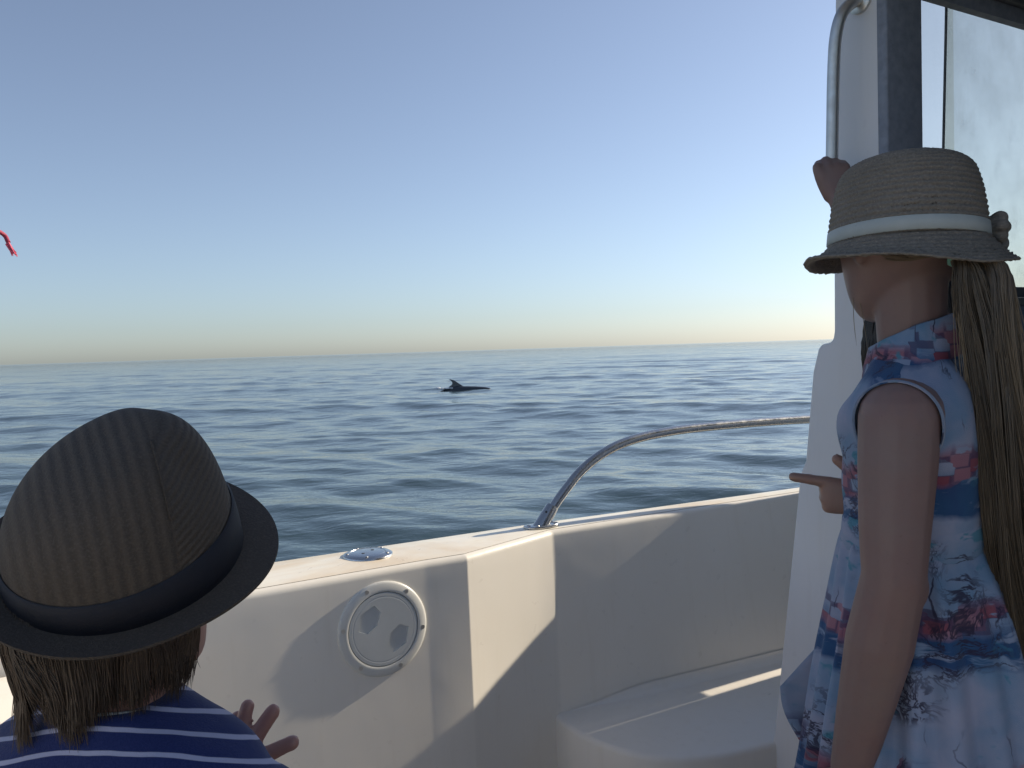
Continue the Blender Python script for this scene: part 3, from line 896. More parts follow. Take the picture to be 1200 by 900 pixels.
def hand(mb, w, d, back, thumb_sign, L, curls, spread=(0.0, 0.0, 0.0, 0.0), thumb=(0.9, 0.15, 0.3), fat=1.12):
    """wrist w, direction d, back-of-hand normal; thumb on side thumb_sign*(d x back)"""
    w = Vector(w); d = Vector(d).normalized(); back = Vector(back); back = (back - d * back.dot(d)).normalized()
    t = d.cross(back).normalized() * thumb_sign
    pw = 0.205 * L                             # half palm width
    pl = 0.50 * L
    # palm: flat lofted box with rounded section
    rings = []
    for q, wd, th in ((-0.08, 0.62, 0.13), (0.08, 0.72, 0.135), (0.3, 0.92, 0.125), (0.6, 1.0, 0.115), (0.88, 0.94, 0.10), (1.0, 0.66, 0.07)):
        c = w + d * (pl * q)
        rings.append([c + t * (pw * wd * math.copysign(abs(math.cos(a)) ** 0.7, math.cos(a))) + back * (th * L * 0.82 * math.copysign(abs(math.sin(a)) ** 0.8, math.sin(a))) for a in np.linspace(0, 2 * math.pi, 20, endpoint=False)])
    mb.rings(rings)
    lens = (0.43, 0.48, 0.44, 0.35); offs = (0.76, 0.26, -0.26, -0.74); rad = tuple(q * fat for q in (0.062, 0.064, 0.060, 0.053))
    for i in range(4):
        ln = lens[i] * L
        p = w + d * (pl * (0.96 if i in (1, 2) else 0.90)) + t * (pw * offs[i])
        ang = 0.0
        lat = spread[i]
        pts = [p - d * 0.1 * L]; rr = [rad[i] * L * 1.05]
        for j, fr in enumerate((0.46, 0.30, 0.24)):
            pts.append(p.copy()); rr.append(rad[i] * L * (1.04 - 0.07 * j))
            ang += curls[i][j]
            dd = (d * math.cos(ang) - back * math.sin(ang)).normalized()
            dd = (dd + t * lat).normalized()
            p = p + dd * ln * fr
        pts.append(p.copy()); rr.append(rad[i] * L * 0.90)
        mb.chain(pts, rr)
    # thumb leaves the side of the palm near its base
    p = w + d * (pl * 0.22) + t * (pw * 0.62) - back * 0.02 * L
    a, b, c = thumb
    dd = (t * a + d * b - back * c).normalized()
    pts = [p, p + dd * 0.17 * L]; 
    dd2 = (dd + d * 0.55).normalized(); pts.append(pts[-1] + dd2 * 0.15 * L)
    dd3 = (dd2 + d * 0.35).normalized(); pts.append(pts[-1] + dd3 * 0.13 * L)
    mb.chain(pts, [0.09 * L, 0.072 * fat * L, 0.070 * fat * L, 0.060 * fat * L])

def head(mb, c, az, tilt, s=1.0):
    """skull, jaw, nose, ears, lips; c = centre of cranium"""
    r, f = frame_of(az)
    f2 = (f * math.cos(tilt) + Vector((0, 0, 1)) * math.sin(tilt)).normalized(); u2 = r.cross(f2).normalized()
    Mx = Matrix((r, f2, u2)).transposed()
    c = Vector(c)
    def at(x, y, z): return c + Mx @ Vector((x * s, y * s, z * s))
    rows = [(0.092, 0.018, 0.018, 0.026), (0.082, 0.040, 0.042, 0.052), (0.062, 0.058, 0.062, 0.074), (0.035, 0.069, 0.076, 0.088), (0.005, 0.0735, 0.082, 0.092), (-0.022, 0.0725, 0.081, 0.088),
            (-0.045, 0.068, 0.079, 0.074), (-0.064, 0.0625, 0.077, 0.056), (-0.081, 0.054, 0.076, 0.036), (-0.095, 0.043, 0.074, 0.016), (-0.106, 0.030, 0.069, -0.006), (-0.112, 0.014, 0.060, -0.026)]
    rows = [tuple(p) for p in spline(rows, 34)]
    rings = []
    for z, rx_, yf, yb_ in rows:
        ring = []
        cy, ry = (yf - yb_) / 2, (yf + yb_) / 2
        for q in np.linspace(0, 2 * math.pi, 36, endpoint=False):
            sn = math.sin(q)
            w = rx_ * math.copysign(abs(math.cos(q)) ** 0.92, math.cos(q))
            ring.append(at(w, cy + max(ry, 0.004) * sn, z))
        rings.append(ring)
    mb.rings(rings)
    for sg in (1, -1):
        mb.ell(at(sg * 0.0725, -0.012, -0.024), (0.006 * s, 0.014 * s, 0.022 * s), Mx)
    mb.tube([at(0, 0.080, -0.012), at(0, 0.091, -0.034), at(0, 0.084, -0.044)], [0.006 * s, 0.011 * s, 0.009 * s], 10)
    mb.ell(at(0, 0.076, -0.066), (0.020 * s, 0.009 * s, 0.0045 * s), Mx)
    mb.ell(at(0, 0.075, -0.074), (0.017 * s, 0.009 * s, 0.005 * s), Mx)
    return at, Mx

def eyes(at, s, root):
    for sg in (1, -1):
        mb = MB(); mb.ell(at(sg * 0.029, 0.0625, -0.016), (0.0115 * s,) * 3, seg=14, rows=10)
        e = mb.build('eye', M_eye, root, smooth=180, off=root.location)
        mb = MB(); mb.ell(at(sg * 0.029, 0.0710, -0.016), (0.0055 * s, 0.004 * s, 0.0055 * s), seg=12, rows=8)
        mb.build('iris', M_iris, e, smooth=180, off=root.location)
    mb = MB(); mb.ell(at(0, 0.0835, -0.070), (0.014 * s, 0.003 * s, 0.0015 * s), seg=12, rows=6)
    mb.build('mouth', plain('lips', (0.35, 0.12, 0.11), 0.5, 0.1, 20, 0), root, smooth=180, off=root.location)

def loft(base, r, f, rows, seg=48, sq=0.9):
    """rows: (z, cx, cy, rx, ry) in body frame (x right, y forward) -> rings of world points"""
    out = []
    for z, cx, cy, a, b in rows:
        ring = []
        for q in np.linspace(0, 2 * math.pi, seg, endpoint=False):
            x = a * math.copysign(abs(math.cos(q)) ** sq, math.cos(q)); y = b * math.copysign(abs(math.sin(q)) ** sq, math.sin(q))
            ring.append(Vector(base) + r * (cx + x) + f * (cy + y) + Vector((0, 0, z)))
        out.append(ring)
    return out

def resample_rows(rows, n):
    return [tuple(p) for p in spline(rows, n)]

def add_uv(me, fn):
    uv = me.uv_layers.new(name='UVMap')
    co = np.empty(len(me.vertices) * 3); me.vertices.foreach_get('co', co); co = co.reshape(-1, 3)
    li = np.empty(len(me.loops), dtype=np.int32); me.loops.foreach_get('vertex_index', li)
    out = np.empty((len(li), 2))
    for p in me.polygons:
        idx = [li[k] for k in p.loop_indices]
        us = [fn(co[i]) for i in idx]
        u0 = us[0][0]
        for k, (u, v, per) in zip(p.loop_indices, us):
            while u - u0 > per / 2: u -= per
            while u - u0 < -per / 2: u += per
            out[k] = (u, v)
    uv.data.foreach_set('uv', out.ravel())

def strands(name, paths, rad, mat, parent, off, tones):
    """each path: array (n,3); tapered three-sided strands in one mesh, tone attribute per strand"""
    V = []; F = []; T = []
    for P, r, tn in zip(paths, rad, tones):
        P = np.asarray(P); n = len(P)
        t = np.gradient(P, axis=0); t /= np.linalg.norm(t, axis=1)[:, None] + 1e-9
        a = np.cross(t, [0.3, 0.9, 0.2]); a /= np.linalg.norm(a, axis=1)[:, None] + 1e-9
        b = np.cross(t, a)
        tap = np.clip(np.minimum(1.0, (1 - np.linspace(0, 1, n)) * 3.0 + 0.12), 0, 1)
        base = len(V)
        for i in range(n):
            for q in (0, 2.094, 4.189):
                V.append(P[i] + (a[i] * math.cos(q) + b[i] * math.sin(q)) * r * tap[i] - np.array(off)); T.append(tn)
        for i in range(n - 1):
            for j in range(3):
                k = (j + 1) % 3
                F.append((base + i * 3 + j, base + i * 3 + k, base + i * 3 + 3 + k, base + i * 3 + 3 + j))
    me = new_mesh(name, V, F, 180)
    at = me.attributes.new('tone', 'FLOAT', 'POINT'); at.data.foreach_set('value', np.array(T, dtype=np.float32))
    return link(name, me, mat, parent)

def legs_and_feet(mb, base, r, f, hip_z, sep, rad, az):
    b = Vector(base)
    for sg in (1, -1):
        h = b + r * sg * sep + Vector((0, 0, hip_z)); k = b + r * sg * sep * 0.95 + f * 0.015 + Vector((0, 0, hip_z * 0.52)); a = b + r * sg * sep * 0.9 + Vector((0, 0, 0.06))
        mb.chain([h, h.lerp(k, 0.5), k, k.lerp(a, 0.35), a], [rad, rad * 0.86, rad * 0.62, rad * 0.62, rad * 0.40])
        mb.chain([a + Vector((0, 0, -0.028)) - f * 0.02, a + f * 0.06 + Vector((0, 0, -0.036)), a + f * 0.115 + Vector((0, 0, -0.042))], [0.028, 0.024, 0.017])

def shoes(base, r, f, sep, root, mat):
    for sg in (1, -1):
        c = Vector(base) + r * sg * sep * 0.9
        mb = MB()
        rings = []
        for y, w_, h_ in ((-0.055, 0.024, 0.045), (-0.04, 0.034, 0.062), (0.0, 0.036, 0.066), (0.05, 0.039, 0.055), (0.1, 0.038, 0.042), (0.135, 0.028, 0.032), (0.15, 0.012, 0.02)):
            rings.append([c + f * y + r * (w_ * math.cos(q)) + Vector((0, 0, 0.002 + h_ * max(0.0, 0.5 + 0.5 * math.sin(q)) ** 0.7)) for q in np.linspace(0, 2 * math.pi, 16, endpoint=False)])
        mb.rings(rings); mb.build('shoe', mat, root, smooth=60, off=root.location)

# ------------------------------------------------------------------ girl
GB = Vector((0.517, 1.06, FLOOR))
gr, gf = frame_of(-53)
girl = empty('person', GB)
tag(girl, 'girl in a straw hat and blue printed dress, long ponytail, holding the cabin handle', 'person')
def gl(x, y, z): return GB + gr * x + gf * y + Vector((0, 0, z))
sk = MB()
HCG = Vector((0.499, 1.068, 1.533))
at_g, Mg = head(sk, HCG, -14, R_(-5), 0.97)
sk.chain([gl(0, 0.0, 1.19), gl(-0.004, 0.008, 1.25), HCG + Vector((0.004, -0.015, -0.06))], [0.048, 0.041, 0.044])
torso_g = [(0.78, 0, -0.005, 0.125, 0.095), (0.86, 0, -0.005, 0.128, 0.095), (0.97, 0, 0.004, 0.100, 0.078), (1.04, 0, 0.000, 0.108, 0.076), (1.11, 0, 0.000, 0.118, 0.076), (1.155, 0, 0.0, 0.125, 0.074), (1.19, 0, -0.004, 0.112, 0.058), (1.215, 0, -0.004, 0.062, 0.046)]
sk.rings(loft(GB, gr, gf, resample_rows(torso_g, 20), 32))
# near arm hanging (her left)
shL = gl(-0.140, -0.006, 1.160); elL = Vector((0.418, 0.925, 1.122)); wrL = Vector((0.384, 0.962, 0.896))
sk.chain([shL + Vector((0.02, 0.02, 0.0)), shL, shL.lerp(elL, 0.30), shL.lerp(elL, 0.65), elL + Vector((0.002, 0, 0.01)), elL.lerp(wrL, 0.3), elL.lerp(wrL, 0.7), wrL], [0.040, 0.0445, 0.0425, 0.0385, 0.0345, 0.0375, 0.0300, 0.0235])
sk.ell(elL + Vector((0.017, -0.004, 0.0)), (0.021, 0.021, 0.028))
hd = (wrL - elL).normalized() + Vector((-0.02, 0.1, -0.1))
hand(sk, wrL + hd.normalized() * 0.012, hd, -gr + Vector((0, -0.1, 0)), -1 if (Vector(hd).cross(-gr)).dot(gf) < 0 else 1, 0.145, [(0.3, 0.35, 0.25), (0.35, 0.4, 0.3), (0.4, 0.45, 0.3), (0.45, 0.45, 0.3)], thumb=(0.35, 0.75, 0.35))
# far arm raised to the grab handle
shR = gl(0.140, 0.0, 1.165); elR = Vector((0.668, 1.345, 1.545)); 
yb_w = cu @ Vector((yb, 1.003, 1.688))
grip = Vector(yb_w) + Vector((-0.002, 0, 0.012))
wrR = grip + Vector((0.006, -0.030, -0.062))
sk.chain([shR, shR.lerp(elR, 0.4), elR, elR.lerp(wrR, 0.35), wrR], [0.042, 0.038, 0.034, 0.031, 0.021])
# back of the hand towards the cockpit, fingers closing round the tube from in front
hdir = Vector((-0.16, 0.12, 0.95)).normalized()
hback = Vector((-0.25, -0.95, 0.1))
hand(sk, wrR, hdir, hback, 1 if hdir.cross(hback).x < 0 else -1, 0.125, [(0.65, 1.5, 1.1), (0.75, 1.5, 1.1), (0.9, 1.5, 1.1), (1.0, 1.5, 1.1)], thumb=(0.22, 1.0, 0.0), fat=1.25)
legs_and_feet(sk, GB, gr, gf, 0.76, 0.062, 0.062, -53)
me = remeshed(sk, 'body', 0.0032, 5, GB)
link('body', me, M_skin_g, girl)
eyes(at_g, 0.98, girl)
shoes(GB, gr, gf, 0.062, girl, M_shoe)

# dress bodice
bod = [(0.975, 0, 0.006, 0.110, 0.090), (1.0, 0, 0.004, 0.110, 0.086), (1.04, 0, 0.001, 0.118, 0.085), (1.11, 0, 0.001, 0.128, 0.086), (1.155, 0, 0.002, 0.136, 0.084), (1.185, 0, -0.003, 0.128, 0.070), (1.205, 0, -0.003, 0.105, 0.060), (1.222, 0, -0.001, 0.070, 0.054)]
mb = MB(); mb.rings(loft(GB, gr, gf, resample_rows(bod, 40), 72), False, False)
def wrinkle(o, amp, sc):
    me = o.data
    co = np.empty(len(me.vertices) * 3); me.vertices.foreach_get('co', co); co = co.reshape(-1, 3)
    nr = np.empty(len(me.vertices) * 3); me.vertices.foreach_get('normal', nr); nr = nr.reshape(-1, 3)
    d = np.zeros(len(co))
    g = np.random.default_rng(int(sc * 100))
    for _ in range(10):
        k = g.normal(0, sc, 3) * np.array([1, 1, 0.55]); d += np.sin(co @ k + g.uniform(0, 6.28))
    co += nr * (d * amp / 3.2)[:, None]
    me.vertices.foreach_set('co', co.ravel()); me.update()
def dress_uv(c):
    x = c[0] * gr.x + c[1] * gr.y; y = c[0] * gf.x + c[1] * gf.y
    per = 2 * math.pi * 0.125
    return (math.atan2(y, -x) / (2 * math.pi) * per, c[2], per)
bo = mb.build('bodice', M_dress, girl, smooth=180, off=GB)
wrinkle(bo, 0.003, 45); add_uv(bo.data, dress_uv)
# waistband
mb = MB(); mb.rings(loft(GB, gr, gf, [(0.986, 0, 0.004, 0.1115, 0.0875), (0.992, 0, 0.004, 0.1135, 0.0890), (1.020, 0, 0.002, 0.1150, 0.0880), (1.028, 0, 0.001, 0.1135, 0.0845)], 72), False, False)
wb = mb.build('waistband', M_dress, girl, smooth=180, off=GB)
add_uv(wb.data, lambda c: (dress_uv(c)[0], c[2] * 1.6 - 0.62, dress_uv(c)[2]))
# skirt with pleats
rings = []
zs = np.linspace(1.000, 0.55, 46)
for i, z in enumerate(zs):
    t = (1.000 - z) / (1.000 - 0.55)
    ring = []
    for q in np.linspace(0, 2 * math.pi, 220, endpoint=False):
        ft = math.sin(q)                       # forward component
        rxq = 0.113 + 0.085 * t ** 0.8; ryq = 0.0875 + (0.076 if ft > 0 else 0.12) * t ** 0.85
        fold = 0.55 * math.sin(21 * q + 1.2 * math.sin(2 * q + 0.6) + 0.5 * t) + 0.45 * math.sin(9 * q + 2.1 + 0.8 * math.sin(3 * q))
        amp = 0.0030 + 0.014 * t ** 0.9
        k_ = 1 + fold * amp / 0.12
        ring.append(gl(rxq * k_ * math.cos(q), 0.004 + ryq * k_ * math.sin(q), z + 0.004 * t * math.sin(5 * q)))
    rings.append(ring)
mb = MB(); mb.rings(rings, False, False)
so = mb.build('skirt', M_dress, girl, smooth=180, off=GB); wrinkle(so, 0.0025, 30); add_uv(so.data, dress_uv)
# stand collar, lower at the throat
mb = MB()
rings = []
for h_, rx_, ry_ in ((-0.042, 0.100, 0.056), (-0.028, 0.085, 0.057), (-0.014, 0.070, 0.057), (0.0, 0.061, 0.056), (0.012, 0.056, 0.054), (0.022, 0.0535, 0.053), (0.0235, 0.052, 0.0515), (0.021, 0.0505, 0.050)):
    rings.append([gl(rx_ * math.cos(q), 0.008 + ry_ * math.sin(q), 1.234 + h_ - 0.020 * math.sin(q)) for q in np.linspace(0, 2 * math.pi, 64, endpoint=False)])
mb.rings(rings, False, False)
cl = mb.build('collar', M_dress, girl, smooth=180, off=GB); wrinkle(cl, 0.002, 60)
add_uv(cl.data, lambda c: (dress_uv(c)[0] * 0.6, c[2] * 1.0 - 0.14, dress_uv(c)[2] * 0.6))
# cap sleeves: short cuff following the shoulder
for sg, sh, nx in ((-1, shL, elL), (1, shR, elR)):
    ax_ = (nx - sh).normalized() if sg < 0 else (nx - sh).normalized()
    side = -gr if sg < 0 else gr
    if sg < 0:
        top = Vector((0, 0, 1))
        e1 = gf.copy(); 
        rings = []
        for s_, rad_ in ((-0.028, 0.038), (-0.014, 0.0445), (0.0, 0.0470), (0.010, 0.0475), (0.013, 0.0470), (0.011, 0.0455)):
            ring = []
            for q in np.linspace(0, 2 * math.pi, 40, endpoint=False):
                v = gf * math.cos(q) + Vector((0, 0, 1)) * math.sin(q)
                # armhole plane leans: open at the bottom, capped at the top
                lean = side * (s_ + 0.010 * math.sin(q)) 
                ring.append(sh + v * rad_ * (1.0 + 0.16 * max(0.0, -math.sin(q)) ** 1.5) + lean + Vector((0, 0, -0.006)))
            rings.append(ring)
        mb = MB(); mb.rings(rings, False, False)
        c_ = mb.build('cap_sleeve', M_dress, girl, smooth=180, off=GB); add_uv(c_.data, dress_uv)
        mb = MB(); mb.tube(rings[3] + [rings[3][0]], 0.0014, 8); mb.build('sleeve_trim', M_trim, girl, smooth=180, off=GB)
# loose pointed end of the sash at the front of the skirt
mb = MB()
pA = gl(-0.035, 0.118, 0.845); pB = gl(-0.045, 0.172, 0.775); pC = gl(-0.03, 0.150, 0.700); pD = gl(-0.02, 0.118, 0.735)
g_ = []
for i in range(9):
    row = []
    for j in range(9):
        a_, b_ = i / 8, j / 8
        p = pA.lerp(pB, a_).lerp(pD.lerp(pC, a_), b_)
        row.append(p - gr * (0.006 * math.sin(5.0 * a_ + 3 * b_)) + gf * (0.006 * math.sin(4 * b_)) * a_)
    g_.append(row)
mb.rings(g_, False, False, closed=False)
so = mb.build('sash_end', M_dress, girl, smooth=180, off=GB); add_uv(so.data, lambda c: (c[0] * 0.8 + c[1] * 0.6, c[2] + 0.03, 50.0))
md = so.modifiers.new('t', 'SOLIDIFY'); md.thickness = 0.002

# girl's hat
def hat_uv(center):
    def fn(c):
        x, y = c[0] - center[0], c[1] - center[1]
        return (math.atan2(y, x) / (2 * math.pi), c[2] * 10, 1.0)
    return fn
HG = Vector((0.506, 1.068, 1.521))        # level where brim meets crown
hr, hf = frame_of(-8)
tilt_r = Matrix.Rotation(R_(0.6), 3, 'Y')
def gh_pt(q, r, z, droop=True):
    x = r * 0.955 * math.cos(q); y = r * 1.06 * math.sin(q)
    return HG + tilt_r @ (hr * x + hf * y + Vector((0, 0, z)))
prof = []
def ridged(pts, rows, amp):
    P = spline(pts, rows * 5 + 1)
    T = np.gradient(P, axis=0); T /= np.linalg.norm(T, axis=1)[:, None]
    Nn = np.stack([T[:, 1], -T[:, 0]], 1)
    ph = np.arange(len(P)) % 5
    return P + Nn * (amp * np.abs(np.sin(math.pi * ph / 5)))[:, None], ph
crown_p, _ = ridged([(0.0930, 0.0), (0.0915, 0.02), (0.0885, 0.045), (0.0840, 0.068), (0.0775, 0.088), (0.0665, 0.0995), (0.050, 0.1045), (0.025, 0.1058), (0.001, 0.1058)], 27, 0.0026)
crown_p[:, 1] *= 0.97
gseed = np.random.default_rng(5)
jit = gseed.normal(0, 1, (400, 260))
mb = MB(); rings = []
SEG = 220
for i, (r_, z_) in enumerate(crown_p):
    rings.append([gh_pt(q, r_ + 0.0004 * jit[i, j] + 0.0012 * math.sin(3 * q + 1) , z_ + 0.0003 * jit[i, (j * 7) % 260] + 0.0015 * math.sin(2 * q)) for j, q in enumerate(np.linspace(0, 2 * math.pi, SEG, endpoint=False))])
mb.rings(rings, False, True)
hat = mb.build('straw_hat', M_straw_g, girl, smooth=180, off=GB)
tag(hat, 'rounded crocheted straw hat with a pale ribbon')
add_uv(hat.data, hat_uv(HG - GB))
brim_p, _ = ridged([(0.0925, 0.004), (0.098, -0.004), (0.106, -0.012), (0.1135, -0.018), (0.120, -0.0215), (0.1255, -0.0235)], 8, 0.0024)
rings = []
for i, (r_, z_) in enumerate(brim_p):
    t = i / (len(brim_p) - 1)
    rings.append([gh_pt(q, r_ + 0.0005 * jit[i, j] + 0.003 * t * math.sin(2 * q + 0.4), z_ + 0.0004 * jit[i, (j * 3) % 260] + t * t * (0.005 * math.cos(2 * (q - 0.35)) + 0.0015 * math.sin(5 * q) - 0.010 * max(0.0, -math.sin(q)) + 0.003)) for j, q in enumerate(np.linspace(0, 2 * math.pi, SEG, endpoint=False))])
# rolled edge and underside
last = rings[-1]
for k_, (dr_, dz_) in enumerate([(0.002, -0.0015), (0.0005, -0.004), (-0.002, -0.0035)]):
    rings.append([p + (p - HG).normalized() * dr_ + Vector((0, 0, dz_)) for p in last])
rings += [[p + Vector((0, 0, -0.003)) for p in rg] for rg in rings[len(brim_p) - 2::-6]]
mb = MB(); mb.rings(rings, False, False)
br = mb.build('brim', M_straw_g, hat, smooth=180, off=GB); add_uv(br.data, hat_uv(HG - GB))
mb = MB()
rings = []
for dz_, dr_ in ((0.001, 0.0012), (0.002, 0.0028), (0.010, 0.0028), (0.0175, 0.0024), (0.0185, 0.0010)):
    rings.append([gh_pt(q, 0.0935 + dr_ + 0.0012 * math.sin(3 * q + 1) - dz_ * 0.06, dz_ + 0.0018 * math.sin(2 * q)) for q in np.linspace(0, 2 * math.pi, 120, endpoint=False)])
mb.rings(rings, False, False); mb.build('ribbon', M_band_g, hat, smooth=180, off=GB)
# crocheted flower on the side
mb = MB()
fc_dir = Vector((0.89, -0.30, 0)).normalized()
fc = HG + fc_dir * 0.100 + Vector((0, 0, 0.010)); tv = Vector((-fc_dir.y, fc_dir.x, 0))
for q in np.linspace(0, 2 * math.pi, 6, endpoint=False):
    mb.ell(fc + tv * 0.0125 * math.cos(q) + Vector((0, 0, 0.0125 * math.sin(q))) + fc_dir * 0.004, (0.0095, 0.0095, 0.0085), seg=12, rows=8)
mb.ell(fc + fc_dir * 0.010, (0.008, 0.008, 0.008), seg=12, rows=8)
mb.ell(fc, (0.016, 0.016, 0.016), seg=12, rows=8)
mb.ell(fc + Vector((0.004, 0, -0.02)) + fc_dir * 0.004, (0.008, 0.008, 0.010), seg=12, rows=8)
me = remeshed(mb, 'crochet_flower', 0.002, 1, GB); link('crochet_flower', me, M_straw_g, hat)
add_uv(me, hat_uv(HG - GB))

# hair under the hat + ponytail
hg = np.random.default_rng(11)
tie = Vector((0.527, 0.985, 1.500))
paths, rad, tones = [], [], []
for i in range(1300):
    az_ = hg.uniform(-1.0, 1.0)                                   # from left temple round the nape to the right
    el_ = hg.uniform(-0.62, 0.25)
    ang = math.pi + az_ * 1.75                                     # around the head, pi = back
    dirv = hf * math.cos(ang) + hr * math.sin(ang)
    if abs(az_) > 0.70 and el_ < -0.42: continue
    p0 = HCG + hr * (0.0745 * math.sin(ang) * math.cos(el_)) + hf * (-0.006 + 0.092 * math.cos(ang) * math.cos(el_)) + Vector((0, 0, 0.012 + 0.083 * math.sin(el_)))
    mid = p0.lerp(tie, 0.5); out = (mid - HCG); 
    want = 0.088
    mid = HCG + out.normalized() * max(out.length, want)
    P = spline([p0, mid, tie + Vector(hg.normal(0, 0.005, 3))], 8)
    paths.append(P); rad.append(hg.uniform(0.0009, 0.0016)); tones.append(hg.uniform(0.0, 0.42))
strands('hair', paths, rad, M_hair_g, girl, GB, tones)
cen = spline([tie, Vector((0.541, 0.966, 1.482)), Vector((0.546, 0.962, 1.43)), Vector((0.556, 0.960, 1.35)), Vector((0.570, 0.957, 1.24)), Vector((0.582, 0.954, 1.12)), Vector((0.598, 0.952, 0.99)), Vector((0.610, 0.952, 0.86))], 26)
wid = np.interp(np.linspace(0, 1, 26), [0, 0.06, 0.2, 0.45, 0.7, 0.9, 1], [0.011, 0.019, 0.026, 0.031, 0.030, 0.022, 0.010])
latv = Vector((0.90, -0.44, 0)); depv = Vector((0.44, 0.90, 0))
paths, rad, tones = [], [], []
for i in range(2600):
    a_ = hg.uniform(0, 2 * math.pi); rr_ = math.sqrt(hg.uniform(0, 1))
    clump = math.floor(a_ / 0.35); cr = np.random.default_rng(clump + 50)
    ph0, am = cr.uniform(0, 6.28), cr.uniform(0.001, 0.006)
    stop = int(hg.integers(18, 27))
    P = []
    for j in range(stop):
        w_ = wid[j]
        ox = rr_ * math.cos(a_ + 0.25 * j / 26) * w_ + am * math.sin(j * 0.45 + ph0) + hg.normal(0, 0.0004)
        oy = rr_ * math.sin(a_ + 0.25 * j / 26) * w_ * 0.62 + am * math.cos(j * 0.4 + ph0)
        P.append(Vector(cen[j]) + latv * ox + depv * oy)
    paths.append(np.array([tuple(p) for p in P])); rad.append(hg.uniform(0.0004, 0.0009))
    tones.append(float(np.clip(0.20 + 0.20 * math.cos(a_) * rr_ + cr.normal(0, 0.06) + hg.normal(0, 0.08), 0, 1)))
for i in range(190):                                                  # stray hairs
    a_ = hg.uniform(-1.2, 1.0); st = int(hg.integers(0, 18)); ln = int(hg.integers(5, 13))
    P = []
    for j in range(ln):
        jj = min(st + j, 25)
        P.append(Vector(cen[jj]) + latv * (wid[jj] * 1.0 * (1 if i % 3 else -1) + 0.0012 * j * a_ + 0.001 * math.sin(j)) + depv * hg.normal(0, 0.0006))
    paths.append(np.array([tuple(p) for p in P])); rad.append(0.0004); tones.append(0.9)
pt = strands('ponytail', paths, rad, M_hair_g, girl, GB, tones)
tag(pt, 'long light brown ponytail hanging down the back')
mb = MB()
tn = Vector(cen[1]) - Vector(cen[0]); tn.normalize(); e1 = tn.cross(Vector((0, 0, 1))).normalized(); e2 = tn.cross(e1)
mb.tube([tie + tn * 0.004 + (e1 * math.cos(q) + e2 * math.sin(q)) * (0.0155 + 0.001 * math.sin(7 * q)) for q in np.linspace(0, 2 * math.pi, 30)], 0.0048, 8)
mb.build('hair_tie', M_tie, pt, smooth=180, off=GB)
# two fine wisps under the chin
paths = [spline([at_g(-0.055, 0.03, -0.05), at_g(-0.05, 0.04, -0.11), at_g(-0.052, 0.035, -0.145)], 9), spline([at_g(-0.06, 0.02, -0.05), at_g(-0.043, 0.03, -0.11), at_g(-0.040, 0.028, -0.16)], 9)]
strands('wisp', paths, [0.0005, 0.0005], M_hair_g, girl, GB, [1.0, 0.9])

# ------------------------------------------------------------------ companion behind the girl
CB = Vector((0.642, 1.300, FLOOR))
cr_, cf_ = frame_of(-55)
comp = empty('person', CB)
tag(comp, 'dark-haired person hidden behind the girl, only a pointing hand shown clear', 'person')
def cl_(x, y, z): return CB + cr_ * x + cf_ * y + Vector((0, 0, z))
sk = MB()
HCC = Vector((0.640, 1.308, 1.425))
at_c, Mc = head(sk, HCC, -20, 0, 0.95)
sk.chain([cl_(0, 0, 1.06), HCC + Vector((0, -0.01, -0.07))], [0.044, 0.042])
torso_c = [(0.62, 0, 0, 0.11, 0.085), (0.80, 0, 0, 0.095, 0.072), (0.95, 0, 0, 0.105, 0.074), (1.03, 0, 0, 0.110, 0.066), (1.065, 0, 0, 0.09, 0.05), (1.085, 0, 0, 0.045, 0.04)]
sk.rings(loft(CB, cr_, cf_, resample_rows(torso_c, 14), 28))
# pointing arm (left), hand clear of the girl's chest
shc = cl_(-0.108, 0.0, 1.035)
hw = Vector((0.533, 1.250, 1.154)); elc = Vector((0.566, 1.150, 1.06)) 
elc = Vector((0.610, 1.215, 1.075))
sk.chain([shc, shc.lerp(elc, 0.5), elc, elc.lerp(hw, 0.4), hw], [0.036, 0.033, 0.029, 0.027, 0.020])
pd = Vector((-0.93, 0.32, 0.13)).normalized()
hand(sk, hw, pd, Vector((-0.3, -0.95, 0.05)), 1 if pd.cross(Vector((-0.3, -0.95, 0.05))).z > 0 else -1, 0.128,
     [(0.05, 0.08, 0.05), (1.45, 1.5, 0.9), (1.5, 1.5, 0.9), (1.5, 1.5, 0.9)], thumb=(0.95, 0.50, -0.05))
# other arm down
shc2 = cl_(0.112, 0, 1.035)
sk.chain([shc2, cl_(0.125, -0.01, 0.85), cl_(0.125, 0.04, 0.68)], [0.036, 0.029, 0.020])
hand(sk, cl_(0.125, 0.042, 0.67), Vector((0, 0.1, -1)), cr_, 1 if Vector((0, 0.1, -1)).cross(cr_).dot(cf_) > 0 else -1, 0.118, [(0.3, 0.3, 0.2)] * 4, thumb=(0.35, 0.75, 0.3))
legs_and_feet(sk, CB, cr_, cf_, 0.62, 0.055, 0.055, -55)
me = remeshed(sk, 'body', 0.0032, 5, CB); link('body', me, M_skin_c, comp)
eyes(at_c, 0.95, comp); shoes(CB, cr_, cf_, 0.055, comp, M_shoe)
shirt = [(0.56, 0, 0, 0.118, 0.094), (0.80, 0, 0, 0.106, 0.083), (0.95, 0, 0, 0.114, 0.083), (1.03, 0, 0, 0.118, 0.075), (1.07, 0, 0, 0.096, 0.058), (1.082, 0, 0, 0.062, 0.05)]
mb = MB(); mb.rings(loft(CB, cr_, cf_, resample_rows(shirt, 24), 48), False, False)
o = mb.build('shirt', M_darkshirt, comp, smooth=180, off=CB); wrinkle(o, 0.003, 40)
mb = MB()
